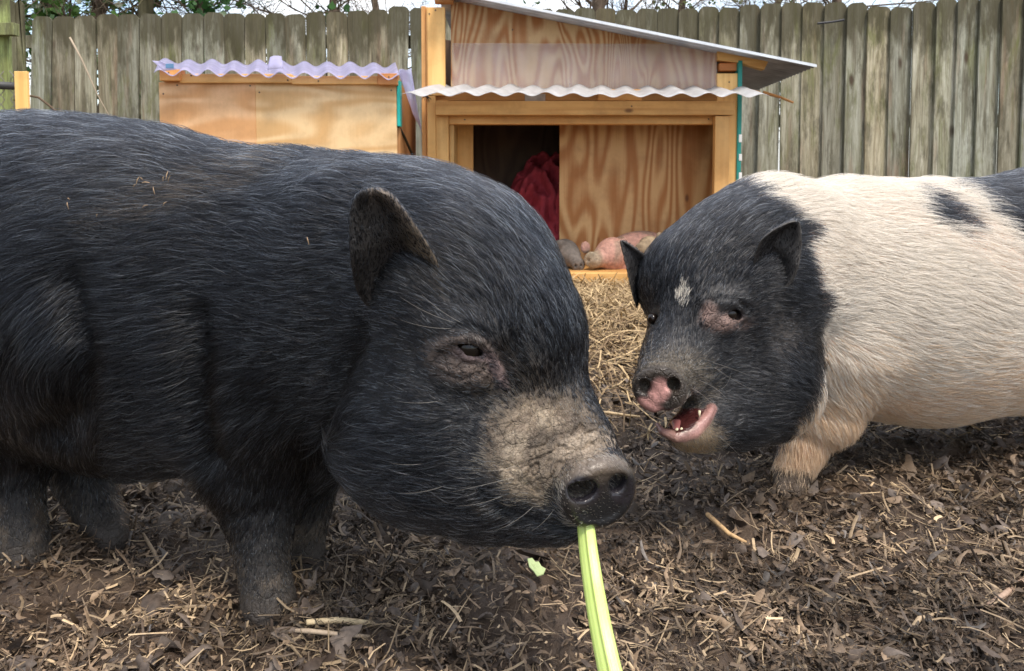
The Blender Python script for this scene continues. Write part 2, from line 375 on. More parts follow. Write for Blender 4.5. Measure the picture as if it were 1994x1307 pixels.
# ------------------------------------------------------------------ fence
def picket(mb, x, y, wd, top, rng, yaw=0.0, c=(1, 1, 1), lean=0.0, th=0.016):
    z1 = top; ch = 0.028
    pr = [(-wd/2, -0.05), (wd/2, -0.05), (wd/2, z1 * 0.3), (wd/2 + rng.normal(0, .0015), z1 * 0.65), (wd/2, z1 - ch), (wd/2 - ch * .35, z1 - ch * .45), (wd/2 - ch, z1 + rng.normal(0, .002)),
          (-wd/2 + ch, z1 + rng.normal(0, .002)), (-wd/2 + ch * .35, z1 - ch * .45), (-wd/2, z1 - ch), (-wd/2 + rng.normal(0, .0015), z1 * 0.65), (-wd/2, z1 * 0.3)]
    ca, sa = math.cos(yaw), math.sin(yaw)
    poly = np.array([[x + (a_ + lean * b_) * ca, y + (a_ + lean * b_) * sa, b_] for a_, b_ in pr])
    mb.prism(poly, np.array([-sa * th, ca * th, 0]), c)
rng = np.random.default_rng(8)
fence = empty('picket_fence', (0.4, 4.9, 0), 'weathered grey-brown board fence with dog-eared tops behind the shelter', 'fence')
mb = MB()
edges_px = [-30, 15, 60]
xs_px = []
x = 60.0
while x < 2060:
    D = 4.85 if x < 400 else (4.98 if x < 1300 else 4.98 - 0.42 * (x - 1300) / 700)
    wpx = 0.1405 * F / D * rng.uniform(.95, 1.05); xs_px.append((x + wpx / 2, D, wpx)); x += wpx
tops = [(60, 33), (400, 26), (620, 25), (720, 17), (830, 16), (1200, 18), (1340, 15), (1450, 10), (1570, 6), (1620, 3), (1700, 11), (1760, 9), (1810, 1), (1900, -8), (2060, -18)]
for (cx, D, wpx) in xs_px:
    ty = np.interp(cx, [a_ for a_, _ in tops], [b_ for _, b_ in tops]) + rng.normal(0, 1.6)
    p = P(cx, ty, D); lean = (0.012 if cx < 900 else .0035) * rng.normal(0, 1) + (-0.045 * max(0, (620 - cx) / 560) if cx < 620 else 0)
    lean *= -1
    g = rng.uniform(0.66, 1.22); hue = rng.normal(0, 0.05)
    wdt = wpx * D / F - (0.004 if rng.random() < .6 else 0.009)
    picket(mb, p[0] - (-0) - lean * p[2] * 1.0, D + rng.normal(0, .004), wdt, p[2], rng, 0, (g * (1 + hue), g, g * (1 - hue)), lean)
mb.build('picket_panel', M['fence'], fence)
rm = MB()
for z in (0.3, 0.85, 1.38): rm.box([-3.8, 5.03, z], [-0.2, 5.065, z + .085], (.8, .8, .8)); rm.box([-0.19, 5.03, z], [4.4, 5.065, z + .085], (.8, .8, .8))
rm.build('rail', M['fence'], fence)
sb = MB(); sb.tube(PP((1592, 46, 4.74), (1620, 43, 4.74), (1644, 39, 4.73)), 0.007, 6); sb.build('strap', mat_plain('dark_iron', (0.03, 0.03, 0.035), 0.5, 0.5), fence)
# return fence at the far left
f2 = empty('side_fence', (-2.9, 4.0, 0), 'mossy green side fence returning toward the yard at the far left edge', 'fence')
mb = MB()
for (x0, x1, D, g) in ((-125, -72, 3.42, .85), (-70, -26, 3.43, 1.0), (-24, 17, 3.41, .95)):
    q0 = P(x0, 60, D); q1 = P(x1, 60, D); picket(mb, (q0[0] + q1[0]) / 2, D, q1[0] - q0[0], 1.45, rng, 0, (g, g * 1.22, g * .62))
mb.build('picket_panel', M['fence'], f2); mb = MB()
for (x0, x1, D, g) in ((10, 30.5, 4.35, .5), (30, 46, 4.356, .62)):
    q0 = P(x0, 60, D); q1 = P(x1, 60, D); picket(mb, (q0[0] + q1[0]) / 2, D, q1[0] - q0[0], 1.54, rng, 0, (g, g, g * .8))
mb.build('picket_panel', M['fence'], f2)
mb = MB(); mb.pbox(-130, 44, 26, 68, 3.36, .04, (.75, .85, .5)); mb.build('rail', M['fence'], f2)
# chain-link run and stake
lk = empty('chain_link_fence', (-2.0, 2.75, 0), 'rusty chain link netting with dark top rail at left edge', 'fence')
mb = MB(); wr = 0.0016
for r in range(22):
    for s_ in (0, 1):
        pts = []
        for q in range(26):
            z = 0.02 + q * 0.035; pts.append([-2.35 + r * 0.05 + (0.025 if (q + s_) % 2 else 0), 2.75 + (0.003 if (q + s_) % 2 else -0.003), z])
        if pts[0][0] < -1.80: mb.tube(pts, wr, 5, (1, 1, 1))
rust = mat_plain('rusty_wire', (0.17, 0.15, 0.13), 0.6, 0.5); mb.build('netting', rust, lk, True)
mb = MB(); mb.tube([P(-160, 158, 2.75), P(28, 168, 2.75)], 0.014, 10); mb.build('rail', mat_plain('dark_pipe', (0.05, 0.05, 0.05), 0.5, 0.5), lk, True)
st = MB(); st.pbox(27, 139, 52, 720, 2.62, 0.014, (1.25, 1.25, 1.1)); o = st.build('wooden_stake', M['pine'])
tag(o, 'pale upright wooden stake beside the chain link at left', 'stake')
tw = MB(); tw.tube(PP((136, 73, 4.6), (160, 118, 4.6), (172, 145, 4.6), (190, 185, 4.6), (215, 230, 4.6), (250, 300, 4.62), (300, 470, 4.7)), [.006, .0055, .005, .003, .002, .0015, .001], 7, (1, 1, 1))
twm = mat_plain('pale_twig', (0.42, 0.34, 0.25), 0.8, 0.2)
tag(tw.build('bare_twig', twm, None, True), 'pale bare twig leaning against the fence boards, thicker at its top', 'twig')
tw = MB(); tw.tube(PP((-20, 205, 3.6), (27, 195, 3.6), (60, 187, 3.6), (75, 190, 3.6), (95, 205, 3.6), (130, 235, 3.6), (180, 330, 3.6), (260, 580, 3.6)), [.003, .004, .005, .006, .006, .005, .005, .005], 6)
tag(tw.build('bare_twig', mat_plain('brown_twig', (0.13, 0.09, 0.06), 0.8, 0.2), None, True), 'thin brown twig arching between the wooden stake and the black pig', 'twig')

# ------------------------------------------------------------------ shelter
sh = empty('pig_shelter', tuple(P(1140, 560, 3.6) * [1, 1, 0]), 'orange plywood pig shelter with sloped metal roof and dark doorway', 'shelter')
D0 = 3.40
mb = MB(); mb.prism(PP((878, 6, 3.44), (878, 178, 3.44), (1395, 178, 3.44), (1395, 95, 3.44), (915, 2, 3.44)), np.array([0, 0.014, 0])); mb.build('gable_panel', M['plyb'], sh)
# frame posts
mb = MB(); mb.pbox(820, 12, 829, 620, D0 + .03, 0.30, (.95, .8, .75)); mb.pbox(829.5, 14, 845, 600, D0 + .012, .09, (1.1, 1.0, .9)); mb.pbox(832, 14, 866, 186, D0, .036, (1.2, 1.15, 1.1)); mb.pbox(832, 187, 848, 600, D0, .036, (1.1, 1.05, 1)); mb.build('post', M['pine'], sh)
mb = MB(); mb.pbox(848.5, 196, 873, 600, D0 + .006, .09, (1, .95, .9)); mb.build('post', M['pine'], sh)
mb = MB(); mb.pbox(1397, 143, 1437, 600, D0 + .01, .05, (1.15, 1.1, 1.05)); mb.build('post', M['pine'], sh)
mb = MB(); mb.pbox(1393, 226, 1421, 600, D0 - .03, .038, (.95, .85, .8)); mb.build('post', M['pine'], sh)
mb = MB(); mb.pbox(848, 197, 1430, 224, D0 - .04, .045, (1, .92, .85)); mb.build('header_beam', M['pineh'], sh)
mb = MB(); mb.pbox(874, 224.5, 1392, 242, D0 + .02, .06, (1.15, 1.05, .95)); mb.build('header_beam', M['pineh'], sh)
mb = MB(); mb.pbox(849, 172, 1440, 196.5, D0 + .03, .04, (.75, .62, .5)); mb.pbox(1165, 174, 1250, 196, D0 - .01, .038, (1, .85, .7)); mb.build('header_beam', M['pineh'], sh)  # rear board tinted darker: shade behind the awning put into its colour
# porch sides, doorway panel
mb = MB(); mb.pbox(875, 238, 884, 600, D0 + .04, .24, (.8, .8, .8)); mb.pbox(884, 238, 921, 640, 3.66, .04, (.95, .9, .85)); mb.build('door_jamb', M['pine'], sh)
mb = MB(); mb.pbox(1090, 192, 1394, 640, 3.66, .014); mb.build('front_panel', M['ply'], sh)
mb = MB(); mb.pbox(822, 192, 884, 640, 3.668, .014); mb.pbox(884.2, 192, 1089.8, 231.5, 3.668, .014); mb.build('upper_panel', M['ply'], sh)
mb = MB(); mb.pbox(921, 232, 1090, 243, 3.655, .02, (.8, .7, .6)); mb.build('door_head', M['pineh'], sh)
A = P(822, 0, D0); B = P(1437, 0, D0); xl, xr = A[0], B[0]
zl = float(P(878, -8, D0)[2]); zr = float(P(1437, 103, D0)[2])
mb = MB(); mb.box([xl + .02, 3.50, .05], [xl + .034, 4.25, 1.05]); mb.build('side_panel', M['plyshade'], sh)
mb = MB(); mb.box([xr + .002, D0 + .06, .05], [xr + .012, 4.25, zr - .02]); mb.build('side_panel', M['plyshade'], sh)
mb = MB(); mb.prism(np.array([[xl, 4.26, .05], [xr, 4.26, .05], [xr, 4.26, zr - .03], [xl, 4.26, zl - .03]]), np.array([0, .014, 0])); mb.build('back_panel', M['plyshade'], sh)
mb = MB(); mb.box([xl + .036, 3.56, .88], [xr, 4.25, .894]); mb.build('added_ceiling', M['plyshade'], sh)  # lower ceiling added to keep the interior dark
teal = mat_plain('teal_paint', (0.02, 0.24, 0.20), 0.5, 0.4)
mb = MB(); a_ = P(1438, 118, D0 - .0); b_ = P(1446, 640, D0); mb.box([a_[0], D0, b_[2]], [a_[0] + .019, D0 + .055, a_[2]]); mb.build('painted_edge', teal, sh)
wp = mat_plain('white_paper', (.75, .75, .72))
for (y0, y1) in ((262, 277), (300, 313), (336, 350)): mb = MB(); mb.pbox(1439, y0, 1445, y1, D0 - .002, .0015); mb.build('paper_label', wp, sh)
mb = MB(); mb.pbox(1022, 183, 1062, 197, D0 + .022, .006); mb.build('paper_label', mat_plain('grey_stamp', (.35, .31, .27), var=.5), sh)
mb = MB(); mb.prism(PP((1398, 97, D0 + .005), (1398, 117, D0 + .005), (1440, 122, D0 + .005), (1488, 136, D0 + .005), (1496, 120, D0 + .005)), np.array([0, .04, 0]), (1, .9, .75)); mb.build('rafter', M['pineh'], sh)
mb = MB(); mb.pbox(1401, 122, 1436, 138, D0 + .02, .05, (.8, .5, .42), .004); mb.build('wood_block', M['pineh'], sh)
mb = MB(); mb.pbox(846, -14, 882, 4, D0 - .01, .05, (.8, .6, .5)); mb.build('wood_block', M['pineh'], sh)
def corr(A_, B_, C_, D_, waves, amp, along='u', nz=10, jit=0.0):
    A_, B_, C_, D_ = (np.asarray(q) for q in (A_, B_, C_, D_)); N = nrm(np.cross(B_ - A_, D_ - A_))
    def fn(u, v):
        p = A_ * ((1 - u) * (1 - v))[:, None] + B_ * (u * (1 - v))[:, None] + C_ * (u * v)[:, None] + D_ * ((1 - u) * v)[:, None]
        t_ = u if along == 'u' else v
        wob = jit * fbm(np.stack([u * 9, v * 1.5], 1), 21, 3)
        return p + N * (amp * np.sin(2 * PI * waves * t_) * (1 + wob * 30) + wob)[:, None]
    return fn
def mat_galv():
    t = NT('galvanised_metal'); n = t.noise(t.obj(), 12, 5)
    return t.done(t.ramp(n, [(0.3, (0.30, 0.31, 0.33)), (0.7, (0.50, 0.51, 0.53))]), t.math('MULTIPLY_ADD', n, .3, .25), None, .5, Metallic=0.75)
M['galv'] = mat_galv()
mb = MB(); mb.sheet(corr(P(846, -22, 3.30), P(1590, 128, 3.30), P(1590, 128, 3.30) + [.03, 1.02, 0], P(846, -22, 3.30) + [0, 1.02, 0], 22, .007, 'v'), 8, 22 * 8 + 1, .0012)
mb.build('metal_roof', M['galv'], sh, True)
mb = MB(); mb.sheet(lambda u, v: (P(846, -24, 3.292)[None] * (1 - u)[:, None] + P(1590, 126.5, 3.292)[None] * u[:, None]) + np.stack([0 * v, 0 * v, -0.011 * v], 1), 3, 3, -.004)
mb.build('roof_edge', mat_plain('bright_trim', (.75, .76, .78), .3, .5, Metallic=.5), sh)
def mat_poly(name, c, alpha, rough=0.3):
    t = NT(name); n = t.noise(t.obj((6, 6, 1.5)), 3, 4)
    c2 = t.ramp(n, [(.3, tuple(x * .8 for x in c)), (.7, c)])
    m = t.done(c2, rough, None, .4); tr = t.t.nodes.new('ShaderNodeBsdfTransparent'); mx = t.t.nodes.new('ShaderNodeMixShader')
    tl = t.t.nodes.new('ShaderNodeBsdfTranslucent'); t.set(tl.inputs[0], c2); mt = t.t.nodes.new('ShaderNodeMixShader'); mt.inputs[0].default_value = .5
    t.t.links.new(t.b.outputs[0], mt.inputs[1]); t.t.links.new(tl.outputs[0], mt.inputs[2])
    t.set(mx.inputs[0], t.math('MULTIPLY_ADD', n, .2, alpha - .1)); t.t.links.new(tr.outputs[0], mx.inputs[1]); t.t.links.new(mt.outputs[0], mx.inputs[2])
    t.t.links.new(mx.outputs[0], t.t.nodes['Material Output'].inputs[0]); return m
mb = MB(); mb.sheet(corr(P(880, 84, 3.425), P(1396, 86, 3.425), P(1396, 176, 3.41), P(880, 176, 3.41), 4, .001, 'u'), 60, 4, .001); mb.build('plastic_sheet', mat_poly('clear_film', (.95, .96, 1.0), .21), sh, True)
mb = MB(); mb.sheet(corr(P(782, 184, 3.16), P(1498, 186, 3.20), P(1450, 172, 3.43), P(850, 166, 3.43), 13.5, .0085, 'u', jit=.0035), 13 * 12 + 1, 8, .0012); mb.build('awning_sheet', mat_poly('awning_plastic', (.86, .87, .88), .86), sh, True)
# floor and plank
mb = MB(); mb.box([xl + .03, 3.32, .055], [xr - .01, 4.25, .078], (.9, .8, .7)); mb.build('floor', M['pineh'], sh)
mb = MB(); a_ = P(1040, 531, 3.30); b_ = P(1600, 556, 3.30); mb.box([P(880, 0, 3.3)[0], 3.28, b_[2]], [P(1228, 0, 3.3)[0], 3.318, a_[2]], (1.15, 1.1, 1.0)); mb.build('threshold_plank', M['pineh'], sh)
mb = MB(); mb.tube(PP((1486, 180, 3.45), (1520, 190, 3.45), (1545, 200, 3.44)), [.008, .006, .005], 6, (.8, .6, .5)); mb.tube(PP((1452, 174, 3.44), (1480, 181, 3.44)), [.006, .008], 6, (1, .8, .7)); mb.build('loose_lath', M['pineh'], sh)
kn = MB(); rk = np.random.default_rng(3); c0 = P(829, 186, D0 - .012)
for q in range(26):
    d = rk.normal(0, 1, 3); d[1] = -abs(d[1]) * .4; d = d / np.linalg.norm(d); kn.tube([c0, c0 + d * .016 * rk.uniform(.5, 1) , c0 + d * .03 * rk.uniform(.5, 1.3) + [0, 0, -.006]], [.0022, .0016, .0006], 5)
tag(kn.build('frayed_knot', mat_plain('dark_fibre', (.05, .025, .012), .8)), 'dark frayed knot of fibres on the left shelter post under the awning', 'knot')
scm = mat_plain('screw_steel', (.05, .04, .035), .5, .5)
for (px, py, D) in ((1057, 30, 3.436), (1198, 63, 3.436), (1265, 66, 3.436), (998, 58, 3.436), (926, 8, 3.436), (1352, 92, 3.436), (848, 20, D0 - .002), (836, 27, D0 - .002), (1230, 207, D0 - .042), (905, 233, D0 + .018), (1380, 232, D0 + .018), (1420, 160, D0 + .008)):
    q = P(px, py, D); mb = MB(); mb.tube([q, q + [0, .004, 0]], [.0035, .003], 8); mb.build('screw', scm, sh)
# red blanket in the doorway
rb = np.random.default_rng(2)
def bl(u, v):
    p = np.stack([-0.20 + 0.49 * u, 3.76 + 0.03 * u + 0.34 * v, .085 + 0.50 * np.sin(v * 1.6) * (0.22 + 0.78 * sstep(0, .75, u)) ], 1)
    q = np.stack([u * 5 + v * 3, v * 3 - u * 2], 1); f = 1 - np.abs(vn(q, 4)) * 2; f2 = 1 - np.abs(vn(q * 2.3, 9)) * 2
    p[:, 2] += .045 * f + .02 * f2; p[:, 1] -= .07 * f + .03 * f2; return p
mb = MB(); mb.sheet(bl, 70, 60, .006)
tag(mb.build('blanket', mat_plain('red_fleece', (.34, .045, .06), .9, .15, .5), None, True), 'crumpled red blanket heaped inside the dark shelter doorway', 'blanket')

# ------------------------------------------------------------------ hutch
hu = empty('low_hutch', tuple(P(540, 500, 3.3) * [1, 1, 0]), 'low pale plywood hutch with lavender corrugated plastic roof', 'hutch')
DH = 3.2
mb = MB(); mb.pbox(309, 160, 496.9, 640, DH, .014, (1.03, .88, .80)); mb.build('front_panel', M['plypale'], hu)
mb = MB(); mb.pbox(497, 160, 772, 640, DH, .014, (1.06, 1.04, .95)); mb.build('front_panel', M['plypale'], hu)
mb = MB(); mb.pbox(349, 144, 567, 161.5, DH - .02, .034, (1.3, 1.25, 1.1)); mb.pbox(567.6, 148, 735, 164, DH - .02, .034, (1.35, 1.3, 1.2)); mb.build('top_batten', M['pineh'], hu)
mb = MB(); mb.pbox(310, 135, 349, 157, DH - .04, .06, (1.25, 1.0, .8)); mb.build('wood_block', M['pineh'], hu)
mb = MB(); mb.pbox(735, 143, 773, 165, DH - .04, .06, (1, .72, .6)); mb.build('wood_block', M['pineh'], hu)
xh = float(P(776, 0, DH)[0]); xh0 = float(P(309, 0, DH)[0])
mb = MB(); mb.prism(np.array([[xh, DH + .02, .02], [xh, 3.72, .02], [xh, 3.72, .86], [xh, DH + .02, .92]]), np.array([-.014, 0, 0])); mb.build('side_panel', mat_plain('shaded_ply', (.42, .21, .08), .6), hu)  # right side panel: its shade is put into the brown plywood colour
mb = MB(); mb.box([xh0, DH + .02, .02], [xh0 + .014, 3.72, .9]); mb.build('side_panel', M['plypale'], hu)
mb = MB(); mb.box([xh0, 3.73, .02], [xh, 3.744, .9]); mb.build('back_panel', M['plypale'], hu)
mb = MB(); mb.pbox(772.6, 157, 779, 246, DH - .004, .05); mb.build('painted_edge', mat_plain('teal_tape', (.02, .42, .36), .4), hu)
mb = MB(); mb.tube(PP((776, 246, 3.22), (788, 268, 3.3), (805, 306, 3.4), (825, 360, 3.5)), .006, 8); mb.build('black_tube', mat_plain('plain_black', (.012, .014, .01), .5), hu, True)  # thin black tube slanting down beside the hutch
lav = mat_poly('lavender_plastic', (.72, .70, .93), .72)
mb = MB(); mb.sheet(corr(P(300, 142, 3.12), P(778, 150, 3.12), P(770, 128, 3.75), P(312, 118, 3.75), 10.2, .013, 'u', jit=.004), 10 * 14 + 1, 10, .0015); mb.build('corrugated_roof', lav, hu, True)
mb = MB(); mb.sheet(corr(P(776, 140, 3.12), P(800, 132, 3.16), P(822, 262, 3.36), P(800, 210, 3.36), 1.0, .008, 'u', jit=.003), 16, 12, .0015); mb.build('hanging_flap', lav, hu, True)
mb = MB(); mb.sheet(corr(P(520, 138, 3.10), P(552, 134, 3.10), P(548, 110, 3.14), P(526, 112, 3.14), .5, .006, 'u'), 8, 4, .0015); mb.build('torn_piece', lav, hu, True); mb = MB(); mb.sheet(corr(P(296, 118, 3.1), P(312, 119, 3.1), P(345, 135, 3.1), P(318, 138, 3.1), .5, .004, 'u'), 6, 6, .0015); mb.build('torn_piece', lav, hu, True)
mb = MB(); mb.pbox(322, 124, 338, 133, 3.085, .004); mb.build('blue_tape', mat_plain('blue_tape', (.12, .25, .42), .4), hu)

for (px, py, D) in ((318, 183, DH - .001), (345, 166, DH - .001), (487, 167, DH - .001), (505, 180, DH - .001), (762, 176, DH - .001), (372, 147, DH - .022), (560, 156, DH - .022), (620, 158, DH - .022), (328, 142, DH - .042), (757, 150, DH - .042)):
    q = P(px, py, D); mb = MB(); mb.tube([q, q + [0, .004, 0]], [.0035, .003], 8); mb.build('screw', scm, hu)
# ------------------------------------------------------------------ trees beyond the fence
def mat_bark(name, c):
    t = NT(name); v = t.obj((10, 10, 2)); n = t.noise(v, 2, 6, .65)
    return t.done(t.ramp(n, [(.3, tuple(x * .5 for x in c)), (.7, c)]), .9, t.bump(n, .8, .02), .15)
barkA, barkB = mat_bark('bark_brown', (.20, .15, .11)), mat_bark('bark_olive', (.19, .17, .10))
def mat_leaf():
    t = NT('ivy_leaf'); m = t.done(t.attr(), .35, None, .5); tl = t.t.nodes.new('ShaderNodeBsdfTranslucent'); t.set(tl.inputs[0], t.attr())
    mx = t.t.nodes.new('ShaderNodeMixShader'); mx.inputs[0].default_value = .4; t.t.links.new(t.b.outputs[0], mx.inputs[1]); t.t.links.new(tl.outputs[0], mx.inputs[2])
    t.t.links.new(mx.outputs[0], t.t.nodes['Material Output'].inputs[0]); return m
M['leaf'] = mat_leaf()
def leaves(name, cen, rad, n, rng, size, c0, c1, parent):
    cl_ = np.repeat(cen, n, 0) + rng.normal(0, 1, (len(cen) * n, 3)) * np.repeat(rad, n)[:, None] * [1, .8, .8]
    m = len(cl_); nn = nrm(rng.normal(0, 1, (m, 3)) + [0, -.5, .6]); a1 = nrm(np.cross(nn, rng.normal(0, 1, (m, 3)))); a2 = np.cross(nn, a1)
    s_ = size * rng.uniform(.6, 1.3, m)
    out = [(0, -.5), (.35, -.35), (.5, .05), (.2, .25), (0, .6), (-.2, .25), (-.5, .05), (-.35, -.35)]
    V = np.stack([cl_ + (a1 * u + a2 * v + nn * (.12 * abs(u))) * s_[:, None] for u, v in out], 1).reshape(-1, 3)
    Fc = (np.arange(m) * 8)[:, None] + np.arange(8)[None]
    t_ = rng.uniform(0, 1, m)[:, None]; C = np.array(c0) * (1 - t_) + np.array(c1) * t_
    return mesh(name, V, Fc, M['leaf'], parent, False, np.repeat(C, 8, 0))
def tree(px, D, r, lean, rng, bark, label, group, ivy=0, nbr=14, top=5.0, cc=((.03, .07, .015), (.10, .20, .04)), lsize=.055):
    base = P(px, 350, D) * [1, 1, 0]; t = empty('tree', tuple(base), label, 'tree', group)
    z = np.linspace(0, 1, 10); pts = np.stack([base[0] + lean * (z * top - 1.6) + .04 * np.sin(z * 9 + px), base[1] + 0 * z, z * top], 1)
    mb = MB(); mb.tube(pts, r * (1 - .55 * z), 10, (1, 1, 1))
    mb.build('trunk', bark, t, True); mb = MB()
    def branch(p, d, L, rr, dep):
        q = [p]; dd = d
        for s_ in range(5):
            dd = nrm(dd + rng.normal(0, .22, 3) + [0, 0, .04]); q.append(q[-1] + dd * L / 5)
            if dep < 3 and rng.random() < .75: branch(q[-1], nrm(dd + rng.normal(0, .6, 3)), L * .6, rr * .55, dep + 1)
        mb.tube(q, rr * np.linspace(1, .35, 6), 5)
        ends.append(q[-1])
    ends = []
    for b_ in range(nbr):
        zz = rng.uniform(1.2, top * .8) if b_ < nbr * .75 else rng.uniform(1.4, 1.9); k = zz / top
        p0 = np.array([np.interp(k, z, pts[:, i_]) for i_ in range(3)])
        an = rng.uniform(0, 2 * PI); branch(p0, nrm(np.array([math.cos(an), math.sin(an) * .5, rng.uniform(-.05, .7)])), rng.uniform(.7, 1.6), r * .20, 0)
    mb.build('branches', bark, t, True)
    if ivy:
        cen = []
        for c_ in range(ivy):
            if rng.random() < .5: zz = rng.uniform(1.2, 2.6); cen.append([base[0] + lean * (zz - 1.6) + rng.normal(0, r * 1.3), base[1] - r * .8, zz])
            else: cen.append(ends[rng.integers(len(ends))] * [1, 1, .5] + [0, 0, rng.uniform(.5, 1.2)])
        cen = np.array(cen); leaves('crown', cen, rng.uniform(.06, .17, len(cen)), 26, rng, lsize, *cc, t)
    return t
rt = np.random.default_rng(77); G = 'trees beyond the fence'
tree(115, 6.3, .07, -.05, rt, barkA, 'ivy covered tree above the fence corner, bright green leaves', G, 60, 10)
tree(178, 6.6, .075, .35, rt, barkA, 'dark slanting trunk behind the fence between the ivy clumps', G, 16, 12)
tree(245, 6.8, .055, .50, rt, barkA, 'thin pale slanting trunk just left of the thick olive trunk', G, 6, 12)
tree(292, 6.2, .072, .0, rt, barkB, 'thick upright olive-brown trunk above the low hutch end of the fence', G, 8, 8)
tree(410, 6.0, .045, -.1, rt, barkA, 'small tree with glossy dark green leaves above the lavender roof', G, 60, 14, cc=((.02, .07, .02), (.08, .20, .05)))
tree(640, 7.5, .05, .1, rt, barkA, 'leafless tree with fine pale branches left of the shelter', G, 0, 30)
tree(760, 8.2, .05, -.15, rt, barkA, 'leafless tree with tangled twigs close beside the shelter roof', G, 0, 30)
tree(1170, 7.4, .085, .0, rt, barkA, 'broad grey trunk rising behind the peak of the metal roof', G, 3, 26)
tree(1300, 8.0, .05, .2, rt, barkA, 'sparse tree with light green leaf tufts over the roof slope', G, 8, 30, cc=((.08, .13, .03), (.2, .3, .08)))
tree(1640, 7.0, .05, -.1, rt, barkA, 'leafless tree above the strapped fence board', G, 0, 26)
tree(1480, 8.5, .05, .15, rt, barkB, 'leafless tree beyond the lower end of the metal roof', G, 2, 26)

